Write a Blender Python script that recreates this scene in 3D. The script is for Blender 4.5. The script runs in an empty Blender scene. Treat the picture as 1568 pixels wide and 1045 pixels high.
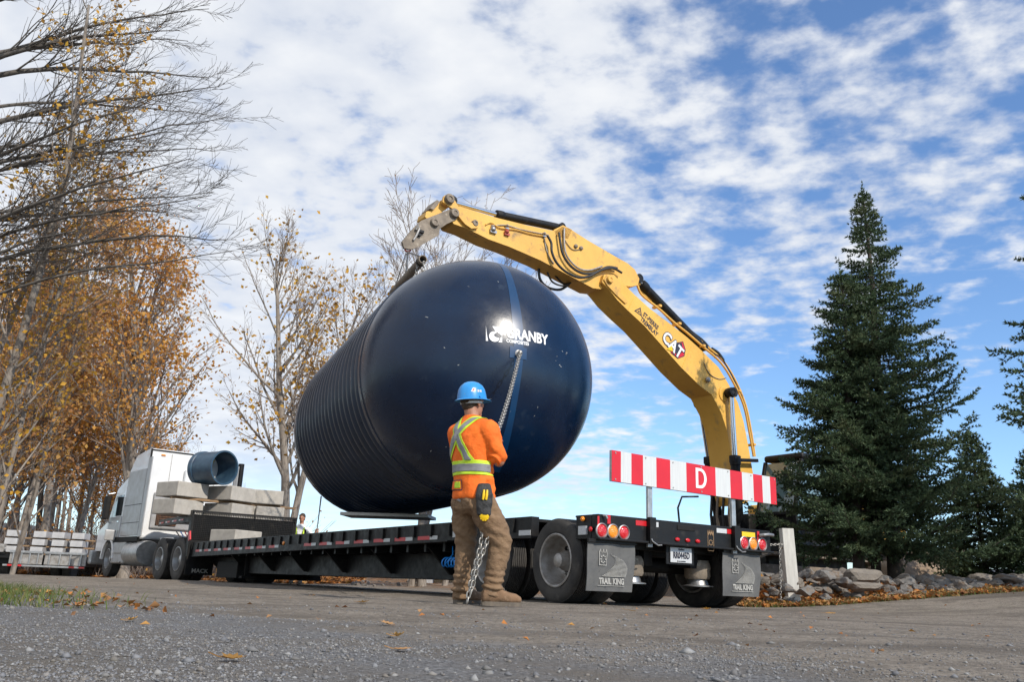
import bpy, bmesh, math, random
import numpy as np
from mathutils import Vector, Matrix, noise
R_ = math.radians
PI = math.pi
SC = bpy.context.scene
COL = SC.collection
V3 = Vector

# ------------------------------------------------------------------ camera, sky, sun, exposure
CF, CPITCH, CROLL, CH = 1300.0, .281, .039, .151          # focal length in px of a 1568 px wide frame
_cp, _sp = math.cos(CPITCH), math.sin(CPITCH)
_fw, _up, _rt = V3((0, _cp, _sp)), V3((0, -_sp, _cp)), V3((1, 0, 0))
_c, _s = math.cos(CROLL), math.sin(CROLL)
_R = _c * _rt + _s * _up
_U = -_s * _rt + _c * _up
cam = bpy.data.cameras.new('camera')
camo = bpy.data.objects.new('camera', cam)
COL.objects.link(camo)
cam.sensor_width = 36
cam.lens = CF / 1568 * 36
cam.clip_start = .02
cam.clip_end = 9000
camo.matrix_world = Matrix(((_R.x, _U.x, -_fw.x, 0), (_R.y, _U.y, -_fw.y, 0), (_R.z, _U.z, -_fw.z, CH), (0, 0, 0, 1)))
SC.camera = camo

def at(x, y, Y):                      # the point at depth Y that a measured pixel looks at
    d = _fw + _R * ((x - 784) / CF) - _U * ((y - 522.5) / CF)
    return V3((0, 0, CH)) + d * (Y / d.y)

SUN_EL, SUN_AZ = R_(36), R_(139)      # azimuth clockwise from +Y
sd = V3((math.sin(SUN_AZ) * math.cos(SUN_EL), math.cos(SUN_AZ) * math.cos(SUN_EL), math.sin(SUN_EL)))
sl = bpy.data.lights.new('sun', 'SUN')
sl.energy = 4.3
sl.angle = R_(.6)
sl.color = (1, .93, .82)
so = bpy.data.objects.new('sun', sl)
COL.objects.link(so)
so.rotation_euler = sd.to_track_quat('Z', 'Y').to_euler()
so.location = sd * 50

W = bpy.data.worlds.new('World')
SC.world = W
W.use_nodes = True
nt = W.node_tree
nt.nodes.clear()
def N(t, k, **kw):
    n = t.nodes.new(k)
    for a, b in kw.items():
        if a == 'ins':
            for i, v in b.items(): n.inputs[i].default_value = v
        else: setattr(n, a, b)
    return n
def sky_world():
    t = nt; L = t.links.new
    sky = N(t, 'ShaderNodeTexSky', sky_type='NISHITA', sun_disc=False, sun_elevation=SUN_EL, sun_rotation=SUN_AZ, air_density=1.0, dust_density=.35, ozone_density=2.2, altitude=100)
    gain = N(t, 'ShaderNodeMixRGB', blend_type='MULTIPLY', ins={0: 1.0, 2: (1.22, 1.46, 1.72, 1)})
    L(sky.outputs[0], gain.inputs[1])
    tc = N(t, 'ShaderNodeTexCoord')
    sp = N(t, 'ShaderNodeSeparateXYZ'); L(tc.outputs['Generated'], sp.inputs[0])
    zz = N(t, 'ShaderNodeMath', operation='MAXIMUM', ins={1: 0.0}); L(sp.outputs[2], zz.inputs[0])
    za = N(t, 'ShaderNodeMath', operation='ADD', ins={1: .16}); L(zz.outputs[0], za.inputs[0])
    def div(o):
        d = N(t, 'ShaderNodeMath', operation='DIVIDE'); L(o, d.inputs[0]); L(za.outputs[0], d.inputs[1]); return d.outputs[0]
    px, py = div(sp.outputs[0]), div(sp.outputs[1])
    cb = N(t, 'ShaderNodeCombineXYZ'); L(px, cb.inputs[0]); L(py, cb.inputs[1])
    mp = N(t, 'ShaderNodeMapping'); mp.inputs['Rotation'].default_value = (0, 0, R_(24)); mp.inputs['Scale'].default_value = (1.0, 1.1, 1)
    L(cb.outputs[0], mp.inputs[0])
    def noi(scale, det, rough, dist=0.0, off=0.0, vec=None):
        n = N(t, 'ShaderNodeTexNoise', noise_dimensions='3D'); n.inputs['Scale'].default_value = scale; n.inputs['Detail'].default_value = det
        n.inputs['Roughness'].default_value = rough; n.inputs['Distortion'].default_value = dist
        m = N(t, 'ShaderNodeVectorMath', operation='ADD', ins={1: (off, off * .7, off * 1.3)}); L(vec or mp.outputs[0], m.inputs[0]); L(m.outputs[0], n.inputs['Vector'])
        return n.outputs[0]
    def mth(op, a, b):
        n = N(t, 'ShaderNodeMath', operation=op)
        for i, v in ((0, a), (1, b)):
            if isinstance(v, (int, float)): n.inputs[i].default_value = v
            else: L(v, n.inputs[i])
        return n.outputs[0]
    big = noi(.9, 3, .5, .2, 3.1)
    puff = noi(9.5, 5, .5, .1, 7.3)
    fine = noi(30, 4, .55, .1, 1.7)
    # the cloud sheet thins out towards the right (a front that stretches from left to right)
    side = mth('MULTIPLY', px, -.24)
    cov = mth('ADD', mth('MULTIPLY', big, .75), mth('MULTIPLY', puff, .92))
    cov = mth('ADD', cov, mth('MULTIPLY', fine, .30))
    cov = mth('ADD', cov, side)
    mr = N(t, 'ShaderNodeMapRange', interpolation_type='SMOOTHSTEP', ins={1: .72, 2: 1.08, 3: 0.0, 4: 1.0}); L(cov, mr.inputs[0])
    hz = N(t, 'ShaderNodeMapRange', interpolation_type='SMOOTHSTEP', ins={1: .03, 2: .16, 3: .25, 4: 1.0}); L(sp.outputs[2], hz.inputs[0])
    a = mth('MULTIPLY', mth('MULTIPLY', mr.outputs[0], hz.outputs[0]), .95)
    ctone = N(t, 'ShaderNodeMapRange', ins={1: .85, 2: 1.35, 3: 0.0, 4: 1.0}); L(mth('ADD', mth('MULTIPLY', puff, 1.1), mth('MULTIPLY', noi(3.2, 4, .5, 0, 11.0), .95)), ctone.inputs[0])
    cr = N(t, 'ShaderNodeValToRGB'); L(ctone.outputs[0], cr.inputs[0])
    cr.color_ramp.elements[0].color = (6.2, 6.6, 7.35, 1); cr.color_ramp.elements[1].color = (8.0, 8.15, 8.35, 1)
    mx = N(t, 'ShaderNodeMixRGB'); L(a, mx.inputs[0]); L(gain.outputs[0], mx.inputs[1]); L(cr.outputs[0], mx.inputs[2])
    bg = N(t, 'ShaderNodeBackground'); bg.inputs[1].default_value = .118
    L(mx.outputs[0], bg.inputs[0])
    o = N(t, 'ShaderNodeOutputWorld'); L(bg.outputs[0], o.inputs[0])
sky_world()
SC.view_settings.view_transform = 'Standard'
SC.view_settings.look = 'None'
SC.view_settings.exposure = 0.0
SC.view_settings.gamma = 1
SC.view_settings.use_curve_mapping = False
SC.cycles.max_bounces = 6
SC.cycles.transparent_max_bounces = 8

# ------------------------------------------------------------------ materials
def mat(name, col, rough=.6, metal=0.0, col2=None, nscale=8.0, bump=0.0, bscale=60.0, mixr=(.35, .65), spec=.5, coat=0.0, coord='Object', col3=None, s3=40.0, m3=(.6, .75), rough2=None, detail=5.0, stretch=None, trans=0.0, island=None, emit=None):
    m = bpy.data.materials.new(name); m.use_nodes = True
    t = m.node_tree; t.nodes.clear(); L = t.links.new
    out = N(t, 'ShaderNodeOutputMaterial'); p = N(t, 'ShaderNodeBsdfPrincipled')
    p.inputs['Base Color'].default_value = (*col, 1); p.inputs['Roughness'].default_value = rough; p.inputs['Metallic'].default_value = metal
    p.inputs['Specular IOR Level'].default_value = spec; p.inputs['Coat Weight'].default_value = coat
    tc = N(t, 'ShaderNodeTexCoord'); vec = tc.outputs[coord]
    if stretch:
        mp = N(t, 'ShaderNodeMapping'); mp.inputs['Scale'].default_value = stretch; L(vec, mp.inputs[0]); vec = mp.outputs[0]
    def noi(s, d=detail):
        n = N(t, 'ShaderNodeTexNoise'); n.inputs['Scale'].default_value = s; n.inputs['Detail'].default_value = d; n.inputs['Roughness'].default_value = .6
        L(vec, n.inputs['Vector']); return n.outputs[0]
    def rng(o, a, b, c=0.0, d=1.0):
        r = N(t, 'ShaderNodeMapRange', ins={1: a, 2: b, 3: c, 4: d}); L(o, r.inputs[0]); return r.outputs[0]
    cur = None
    if island:
        g = N(t, 'ShaderNodeNewGeometry'); cr = N(t, 'ShaderNodeValToRGB'); L(g.outputs['Random Per Island'], cr.inputs[0])
        els = cr.color_ramp.elements
        while len(els) < len(island): els.new(.5)
        for i, c in enumerate(island): els[i].position = i / (len(island) - 1); els[i].color = (*c, 1)
        cur = cr.outputs[0]
    elif col2:
        mx = N(t, 'ShaderNodeMixRGB', ins={1: (*col, 1), 2: (*col2, 1)}); L(rng(noi(nscale), *mixr), mx.inputs[0]); cur = mx.outputs[0]
    if col3:
        mx = N(t, 'ShaderNodeMixRGB', ins={1: (*col, 1), 2: (*col3, 1)})
        if cur: L(cur, mx.inputs[1])
        L(rng(noi(s3), *m3), mx.inputs[0]); cur = mx.outputs[0]
    if cur: L(cur, p.inputs['Base Color'])
    if rough2 is not None: L(rng(noi(nscale * 1.7), .35, .7, rough, rough2), p.inputs['Roughness'])
    if bump:
        b = N(t, 'ShaderNodeBump', ins={0: min(1, bump), 1: .02 if bump <= 1 else .02 * bump}); L(noi(bscale), b.inputs['Height']); L(b.outputs[0], p.inputs['Normal'])
    if emit: p.inputs['Emission Color'].default_value = (*emit[0], 1); p.inputs['Emission Strength'].default_value = emit[1]
    if trans:
        tr = N(t, 'ShaderNodeBsdfTranslucent'); ms = N(t, 'ShaderNodeMixShader', ins={0: trans})
        if cur: L(cur, tr.inputs[0])
        else: tr.inputs[0].default_value = (*col, 1)
        L(p.outputs[0], ms.inputs[1]); L(tr.outputs[0], ms.inputs[2]); L(ms.outputs[0], out.inputs[0])
    else: L(p.outputs[0], out.inputs[0])
    return m

M = {}
M['navy'] = mat('navy_gelcoat', (.0008, .0075, .026), .21, col2=(.002, .014, .042), nscale=1.5, spec=.45, rough2=.34, bump=.05, bscale=14, col3=(.03, .045, .07), s3=4.2, m3=(.62, .86), detail=9)
M['navy_rib'] = mat('navy_ribbed_gelcoat', (.0018, .010, .028), .27, col2=(.004, .016, .042), nscale=3, spec=.5, coat=.15, rough2=.45, bump=.04, bscale=20)
M['bluestripe'] = mat('blue_gelcoat_stripe', (.003, .032, .095), .3, col2=(.004, .042, .115), nscale=5, spec=.45)
M['bluecollar'] = mat('blue_fibreglass', (.018, .045, .085), .35, col2=(.04, .085, .13), nscale=5, spec=.5, rough2=.5)
M['white'] = mat('white_print', (.8, .8, .8), .45)
M['yellow'] = mat('machine_yellow', (.75, .43, .09), .45, col2=(.64, .36, .08), nscale=2.2, spec=.4, rough2=.6, col3=(.22, .15, .09), s3=4.2, m3=(.57, .74), bump=.04, bscale=30, detail=9)
M['yellow_clean'] = mat('boom_yellow_paint', (.76, .44, .085), .42, col2=(.68, .375, .065), nscale=1.7, spec=.4, rough2=.6, bump=.03, bscale=25, col3=(.33, .22, .11), s3=3.2, m3=(.57, .76), detail=8)
M['mud'] = mat('muddy_steel', (.27, .22, .17), .75, col2=(.16, .13, .10), nscale=7, bump=.3, bscale=40, col3=(.42, .36, .28), s3=12)
M['blacksteel'] = mat('black_painted_steel', (.006, .006, .007), .4, col2=(.011, .0105, .01), nscale=6, rough2=.6, col3=(.055, .048, .04), s3=7, m3=(.58, .85), spec=.28, detail=9)
M['black'] = mat('matte_black', (.007, .007, .008), .7, col2=(.015, .014, .013), nscale=9, spec=.25)
M['hose'] = mat('black_hose', (.02, .02, .021), .45, spec=.5)
M['chrome'] = mat('polished_rod', (.62, .62, .63), .18, 1.0)
M['alu'] = mat('brushed_aluminium', (.5, .5, .5), .38, .85, col2=(.36, .36, .36), nscale=10, rough2=.55)
M['galv'] = mat('galvanised_steel', (.42, .42, .42), .42, .8, col2=(.28, .27, .26), nscale=60)
M['chain'] = mat('galvanised_chain', (.48, .46, .43), .4, .75, col2=(.25, .23, .2), nscale=90)
M['tyre'] = mat('tyre_rubber', (.022, .021, .021), .78, col2=(.055, .05, .045), nscale=5, bump=.15, bscale=50, col3=(.1, .09, .08), s3=9, m3=(.6, .85))
M['rim'] = mat('dusty_grey_rim', (.42, .41, .40), .42, .5, col2=(.26, .235, .21), nscale=9, rough2=.7)
M['flap'] = mat('grey_rubber_flap', (.085, .085, .085), .7, col2=(.13, .128, .122), nscale=4, col3=(.05, .05, .05), s3=22, bump=.1, bscale=120)
M['flapprint'] = mat('pale_flap_print', (.42, .41, .38), .7, col2=(.3, .29, .27), nscale=30)
M['red'] = mat('red_reflective_film', (.62, .01, .02), .35, col2=(.55, .008, .018), nscale=4)
M['whitefilm'] = mat('white_reflective_film', (.62, .63, .62), .35, col2=(.54, .55, .55), nscale=3, stretch=(30, 1, 1), col3=(.5, .5, .5), s3=.9, m3=(.5, .9))
M['redlens'] = mat('red_lens', (.55, .005, .01), .15, coat=.6, bump=.5, bscale=90)
M['amberlens'] = mat('amber_lens', (.85, .26, .004), .15, coat=.6, bump=.5, bscale=90)
M['tapered'] = mat('red_tape', (.5, .01, .015), .35)
M['tapewhite'] = mat('silver_tape', (.55, .56, .57), .35, col2=(.45, .46, .47), nscale=70)
M['truckwhite'] = mat('truck_white_paint', (.78, .79, .8), .25, coat=.4, col2=(.7, .7, .7), nscale=2)
M['silver_and_shade'] = mat('silver_fairing_and_side_shade', (.42, .42, .43), .4, .3, col2=(.33, .32, .31), nscale=4)  # silver fairings; also paints the shaded white sides of sleeper and cab
M['glass'] = mat('dark_glass', (.02, .03, .035), .05, spec=.8, coat=.5)
M['cabglass'] = mat('tinted_cab_glass', (.09, .15, .17), .06, spec=.9, coat=.6, col2=(.16, .24, .26), nscale=1.2)
M['grille'] = mat('rusty_brown_grille', (.12, .06, .035), .6, col2=(.2, .09, .04), nscale=10)
M['concrete'] = mat('pale_concrete', (.46, .43, .385), .85, col2=(.36, .335, .30), nscale=5, bump=.25, bscale=35, col3=(.32, .30, .27), s3=16, m3=(.58, .75))
M['block'] = mat('grey_concrete_kerb', (.46, .46, .47), .85, col2=(.38, .38, .39), nscale=9, bump=.2, bscale=40)
M['wood'] = mat('raw_timber', (.30, .19, .10), .8, col2=(.22, .14, .08), nscale=6, stretch=(1, 1, 9))
M['postpaint'] = mat('white_post_paint', (.60, .58, .53), .7, col2=(.48, .46, .42), nscale=4, stretch=(6, 6, 1), col3=(.3, .28, .25), s3=9, m3=(.62, .75))
M['foam'] = mat('grey_foam_board', (.58, .58, .56), .8, col2=(.5, .5, .48), nscale=5)
M['shackle'] = mat('red_shackle_paint', (.5, .09, .06), .5, col2=(.35, .08, .06), nscale=30)
M['orange'] = mat('hivis_orange_cotton', (.90, .17, .012), .8, col2=(.80, .135, .010), nscale=9, bump=.4, bscale=26, col3=(.42, .11, .03), s3=7, m3=(.70, .82), detail=6)
M['lime'] = mat('hivis_lime_tape', (.58, .82, .03), .6, col2=(.5, .7, .04), nscale=20)
M['silvertape'] = mat('grey_reflective_tape', (.26, .26, .27), .5, col2=(.2, .2, .21), nscale=20, stretch=(1, 1, 8))
M['khaki'] = mat('tan_work_trousers', (.215, .135, .075), .9, col2=(.165, .10, .055), nscale=6, bump=.45, bscale=34, col3=(.28, .19, .12), s3=11, m3=(.55, .8), stretch=(1, 1, 1.6))
M['boot'] = mat('tan_nubuck', (.23, .135, .075), .9, col2=(.15, .09, .05), nscale=12, bump=.3, bscale=60, col3=(.3, .2, .13), s3=26)
M['sole'] = mat('dusty_boot_sole', (.10, .085, .07), .9, col2=(.16, .13, .1), nscale=20)
M['skin'] = mat('tanned_skin', (.40, .20, .13), .55, col2=(.34, .15, .09), nscale=14, spec=.4)
M['hair'] = mat('short_brown_hair', (.035, .022, .014), .8, col2=(.06, .04, .025), nscale=60, bump=.6, bscale=150)
M['helmet'] = mat('blue_hard_hat', (.02, .235, .60), .32, coat=.2, col2=(.03, .27, .64), nscale=6, col3=(.2, .27, .38), s3=14, m3=(.66, .8))
M['pouch'] = mat('black_nylon_pouch', (.018, .018, .019), .7, col2=(.04, .04, .04), nscale=25, bump=.4, bscale=60)
M['toolyellow'] = mat('yellow_tool_plastic', (.80, .52, .01), .4)
M['bluehose'] = mat('blue_air_line', (.01, .22, .65), .35)
M['plate'] = mat('licence_plate_white', (.48, .49, .5), .4, col2=(.52, .53, .54), nscale=20)
M['ink'] = mat('dark_ink', (.02, .02, .035), .5)
M['denim'] = mat('dark_denim', (.02, .025, .04), .85)
M['bark'] = mat('grey_bark', (.21, .175, .145), .9, col2=(.31, .27, .23), nscale=3, stretch=(2, 2, .5), bump=.6, bscale=12, col3=(.09, .07, .055), s3=9, m3=(.5, .7))
M['bark_dark'] = mat('dark_bark', (.075, .064, .055), .9, col2=(.14, .125, .11), nscale=3, bump=.5, bscale=10)
M['twig'] = mat('brown_twigs', (.18, .135, .11), .9, col2=(.26, .21, .175), nscale=1.5)
M['sprucebark'] = mat('spruce_bark', (.05, .038, .03), .95, col2=(.085, .07, .06), nscale=8, bump=.6, bscale=14)
M['needles'] = mat('spruce_needles', (.03, .06, .035), .7, island=[(.026, .050, .024), (.048, .085, .038), (.085, .13, .062), (.065, .105, .04)], trans=.18, col3=(.10, .125, .055), s3=2.4, m3=(.52, .66))
M['needles_light'] = mat('young_pine_needles', (.05, .08, .03), .7, island=[(.03, .05, .018), (.05, .08, .028), (.09, .11, .036)], trans=.15)
M['leaf_orange'] = mat('orange_leaves', (.5, .2, .03), .7, island=[(.46, .19, .045), (.60, .28, .06), (.72, .40, .08), (.50, .21, .045), (.66, .34, .06)], trans=.45)
M['leaf_yellow'] = mat('golden_leaves', (.6, .35, .04), .7, island=[(.62, .33, .03), (.52, .27, .035), (.30, .16, .05), (.70, .42, .05)], trans=.4)
M['leaf_brown'] = mat('dry_brown_leaves', (.3, .15, .05), .8, island=[(.33, .16, .07), (.48, .24, .07), (.56, .32, .08), (.27, .14, .07), (.44, .19, .05)], trans=.3)
M['litter'] = mat('fallen_leaves', (.3, .13, .04), .85, island=[(.34, .13, .03), (.46, .17, .03), (.24, .10, .04), (.40, .22, .09), (.17, .085, .045), (.50, .26, .06)], trans=.1)
M['grass'] = mat('grass_blades', (.07, .11, .02), .7, island=[(.055, .10, .015), (.09, .14, .02), (.16, .16, .045), (.05, .08, .015), (.24, .2, .08)], trans=.25)
M['reed'] = mat('dry_reeds', (.42, .32, .19), .85, island=[(.42, .31, .18), (.5, .38, .22), (.33, .25, .14)], trans=.2)
M['rock'] = mat('grey_field_stone', (.125, .118, .112), .85, col2=(.19, .178, .165), nscale=2.2, bump=.7, bscale=9, col3=(.16, .115, .08), s3=2.5, m3=(.5, .66), coord='Object')
M['rock_tan'] = mat('tan_field_stone', (.21, .18, .15), .85, col2=(.15, .13, .11), nscale=3, bump=.7, bscale=9)
M['gravel'] = mat('gravel_chips', (.2, .2, .21), .85, island=[(.10, .10, .108), (.15, .152, .162), (.20, .202, .212), (.12, .115, .11), (.27, .268, .265), (.17, .15, .13), (.125, .127, .135), (.15, .135, .115)])
M['dirtpile'] = mat('dirt_pile', (.30, .22, .15), .95, col2=(.22, .16, .11), nscale=4, bump=.8, bscale=12)

# ------------------------------------------------------------------ mesh building helpers
def meta(o, label=None, cat=None, group=None, kind=None):
    if label: o['label'] = label
    if cat: o['category'] = cat
    if group: o['group'] = group
    if kind: o['kind'] = kind
    return o
def thing(name, label, cat, loc=(0, 0, 0), rz=0.0, group=None, mw=None):
    o = bpy.data.objects.new(name, None); COL.objects.link(o)
    o.empty_display_size = .3
    if mw is not None: o.matrix_world = mw
    else: o.location = loc; o.rotation_euler = (0, 0, rz)
    return meta(o, label, cat, group)

class B:
    def __init__(s): s.v = []; s.f = []; s.m = []
    def add(s, vs, fs, mi=0):
        k = len(s.v); s.v.extend([tuple(v) for v in vs]); s.f.extend([tuple(i + k for i in f) for f in fs]); s.m.extend([mi] * len(fs)); return s
    def box(s, c, sz, mi=0, Mx=None, taper=1.0):
        x, y, z = sz[0] / 2, sz[1] / 2, sz[2] / 2
        vs = []
        for dz in (-1, 1):
            k = taper if dz > 0 else 1
            for dx, dy in ((-1, -1), (1, -1), (1, 1), (-1, 1)):
                p = V3((dx * x * k, dy * y * k, dz * z))
                if Mx is not None: p = Mx @ p
                vs.append(p + V3(c))
        return s.add(vs, [(3, 2, 1, 0), (4, 5, 6, 7), (0, 1, 5, 4), (1, 2, 6, 5), (2, 3, 7, 6), (3, 0, 4, 7)], mi)
    def bar(s, p0, p1, w, h, mi=0, up=(0, 0, 1)):
        p0, p1 = V3(p0), V3(p1); d = (p1 - p0); L = d.length; d.normalize()
        u = V3(up); sx = d.cross(u)
        if sx.length < 1e-4: sx = d.cross(V3((1, 0, 0)))
        sx.normalize(); u = sx.cross(d)
        Mx = Matrix((sx, d, u)).transposed()
        return s.box((p0 + p1) / 2, (w, L, h), mi, Mx)
    def cyl(s, p0, p1, r0, r1=None, n=16, mi=0, cap=True):
        r1 = r0 if r1 is None else r1
        return s.lathe([(r0, 0), (r1, (V3(p1) - V3(p0)).length)], p0, V3(p1) - V3(p0), n, mi, cap)
    def lathe(s, prof, o, ax, n=24, mi=0, cap=True):
        ax = V3(ax).normalized(); o = V3(o)
        a = ax.orthogonal().normalized(); b = ax.cross(a)
        vs = []; fs = []
        for r, h in prof:
            for i in range(n):
                t = 2 * PI * i / n; vs.append(o + ax * h + a * (r * math.cos(t)) + b * (r * math.sin(t)))
        for j in range(len(prof) - 1):
            for i in range(n):
                i2 = (i + 1) % n; fs.append((j * n + i, j * n + i2, (j + 1) * n + i2, (j + 1) * n + i))
        if cap:
            fs.append(tuple(range(n - 1, -1, -1))); fs.append(tuple(range((len(prof) - 1) * n, len(prof) * n)))
        return s.add(vs, fs, mi)
    def tube(s, pts, r, n=6, mi=0):
        pts = [V3(p) for p in pts]; rs = r if hasattr(r, '__len__') else [r] * len(pts)
        vs = []; fs = []; a = None
        for j, p in enumerate(pts):
            d = (pts[min(j + 1, len(pts) - 1)] - pts[max(j - 1, 0)]).normalized()
            a = d.orthogonal().normalized() if a is None else (a - d * a.dot(d)).normalized()
            b = d.cross(a)
            for i in range(n):
                t = 2 * PI * i / n; vs.append(p + (a * math.cos(t) + b * math.sin(t)) * rs[j])
        for j in range(len(pts) - 1):
            for i in range(n):
                i2 = (i + 1) % n; fs.append((j * n + i, j * n + i2, (j + 1) * n + i2, (j + 1) * n + i))
        fs.append(tuple(range(n - 1, -1, -1))); fs.append(tuple(range((len(pts) - 1) * n, len(pts) * n)))
        return s.add(vs, fs, mi)
    def prism(s, poly, vec, mi=0, side_mi=None):
        n = len(poly); vec = V3(vec); a = [V3(p) for p in poly]; b = [p + vec for p in a]
        s.add(a + b, [tuple(range(n)), tuple(range(2 * n - 1, n - 1, -1))], mi)
        return s.add(a + b, [(i, i + n, (i + 1) % n + n, (i + 1) % n) for i in range(n)], mi if side_mi is None else side_mi)
    def ball(s, c, r, n=12, m=8, mi=0, Mx=None):
        r = V3(r) if hasattr(r, '__len__') else V3((r, r, r)); vs = []; fs = []; c = V3(c)
        for j in range(1, m):
            th = PI * j / m
            for i in range(n):
                ph = 2 * PI * i / n; p = V3((r.x * math.sin(th) * math.cos(ph), r.y * math.sin(th) * math.sin(ph), r.z * math.cos(th)))
                if Mx is not None: p = Mx @ p
                vs.append(c + p)
        t = V3((0, 0, r.z)); bt = V3((0, 0, -r.z))
        if Mx is not None: t = Mx @ t; bt = Mx @ bt
        vs += [c + t, c + bt]; T = len(vs) - 2
        for j in range(m - 2):
            for i in range(n):
                i2 = (i + 1) % n; fs.append((j * n + i, (j + 1) * n + i, (j + 1) * n + i2, j * n + i2))
        for i in range(n):
            i2 = (i + 1) % n; fs.append((T, i, i2)); fs.append((T + 1, (m - 2) * n + i2, (m - 2) * n + i))
        return s.add(vs, fs, mi)
    def loft(s, secs, n=22, mi=0):            # sections: centre, half-axis a, half-axis b
        vs = []; fs = []
        for c, a, b in secs:
            c, a, b = V3(c), V3(a), V3(b)
            for i in range(n):
                t = 2 * PI * i / n; ct, st = math.cos(t), math.sin(t)
                ct = math.copysign(abs(ct) ** .85, ct); st = math.copysign(abs(st) ** .85, st)
                vs.append(c + a * ct + b * st)
        for j in range(len(secs) - 1):
            for i in range(n):
                i2 = (i + 1) % n; fs.append((j * n + i, j * n + i2, (j + 1) * n + i2, (j + 1) * n + i))
        fs.append(tuple(range(n - 1, -1, -1))); fs.append(tuple(range((len(secs) - 1) * n, len(secs) * n)))
        return s.add(vs, fs, mi)
    def limb(s, pts, rs, n=14):
        for i, (p, r) in enumerate(zip(pts, rs)):
            s.ball(p, r * .999, n, 10)
            if i: s.cyl(pts[i - 1], p, rs[i - 1], r, n)
        return s
    def out(s, name, mats, parent=None, smooth=None, bevel=0.0, seg=2, kind=None):
        me = bpy.data.meshes.new(name); me.from_pydata(s.v, [], s.f)
        if not isinstance(mats, (list, tuple)): mats = [mats]
        for m in mats: me.materials.append(M[m])
        if len(mats) > 1: me.polygons.foreach_set('material_index', s.m)
        bm = bmesh.new(); bm.from_mesh(me); bmesh.ops.recalc_face_normals(bm, faces=bm.faces); bm.to_mesh(me); bm.free()
        if smooth:
            me.polygons.foreach_set('use_smooth', [True] * len(me.polygons)); me.set_sharp_from_angle(angle=R_(smooth))
        o = bpy.data.objects.new(name, me); COL.objects.link(o)
        if parent is not None: o.parent = parent
        if bevel:
            b = o.modifiers.new('bevel', 'BEVEL'); b.width = bevel; b.segments = seg; b.limit_method = 'ANGLE'; b.angle_limit = R_(35); b.harden_normals = False
        if kind: o['kind'] = kind
        return o

def np_mesh(name, verts, faces, m, parent=None, kind=None, smooth=False):
    """verts (n,3), faces (k,3|4) as arrays"""
    me = bpy.data.meshes.new(name); nv, nf, k = len(verts), len(faces), faces.shape[1]
    me.vertices.add(nv); me.vertices.foreach_set('co', np.asarray(verts, np.float32).ravel())
    me.loops.add(nf * k); me.loops.foreach_set('vertex_index', np.asarray(faces, np.int32).ravel())
    me.polygons.add(nf); me.polygons.foreach_set('loop_start', np.arange(0, nf * k, k, dtype=np.int32))
    if smooth: me.polygons.foreach_set('use_smooth', np.ones(nf, bool))
    me.materials.append(M[m] if isinstance(m, str) else m); me.update(); me.validate()
    o = bpy.data.objects.new(name, me); COL.objects.link(o)
    if parent is not None: o.parent = parent
    if kind: o['kind'] = kind
    return o
def share(o, parent, loc=(0, 0, 0), rot=None, name=None):
    c = o.copy(); COL.objects.link(c); c.parent = parent; c.location = loc
    if rot is not None: c.rotation_euler = rot
    return c
def copy_tree(o, parent=None):
    c = o.copy(); COL.objects.link(c)
    if parent is not None: c.parent = parent
    for ch in list(o.children): copy_tree(ch, c)
    return c

def text_obj(body, name, m, size, Mx, parent=None, bold=.0, align='LEFT', wrap=None, sx=1.0, spacing=1.0, depth=.0015):
    cu = bpy.data.curves.new(name, 'FONT'); cu.body = body; cu.size = size; cu.align_x = align; cu.offset = bold; cu.space_character = spacing
    cu.extrude = depth if wrap is None else 0; cu.resolution_u = 3; cu.space_line = .85
    t = bpy.data.objects.new(name, cu); COL.objects.link(t)
    dg = bpy.context.evaluated_depsgraph_get()
    me = bpy.data.meshes.new_from_object(t.evaluated_get(dg)); bpy.data.objects.remove(t); bpy.data.curves.remove(cu)
    me.materials.clear(); me.materials.append(M[m]); me.name = name
    bm = bmesh.new(); bm.from_mesh(me)
    if wrap: bmesh.ops.triangulate(bm, faces=bm.faces); bmesh.ops.subdivide_edges(bm, edges=[e for e in bm.edges if e.calc_length() > .04], cuts=2)
    for v in bm.verts:
        v.co.x *= sx
        v.co = wrap(v.co) if wrap else Mx @ v.co
    bm.to_mesh(me); bm.free()
    o = bpy.data.objects.new(name, me); COL.objects.link(o)
    if parent is not None: o.parent = parent
    return o
def frame(o, x, y):                       # matrix with the text's x and y axes
    x, y = V3(x).normalized(), V3(y).normalized(); z = x.cross(y)
    m = Matrix((x, y, z)).transposed().to_4x4(); m.translation = V3(o); return m

# ------------------------------------------------------------------ trailer frame of reference
YAW = .590
TO = V3((.899, 8.43, 0)); TW = V3((math.cos(YAW), math.sin(YAW), 0)); TV = V3((-math.sin(YAW), math.cos(YAW), 0))
def T(a, b, z): return TO + TW * a + TV * b + V3((0, 0, z))

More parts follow.
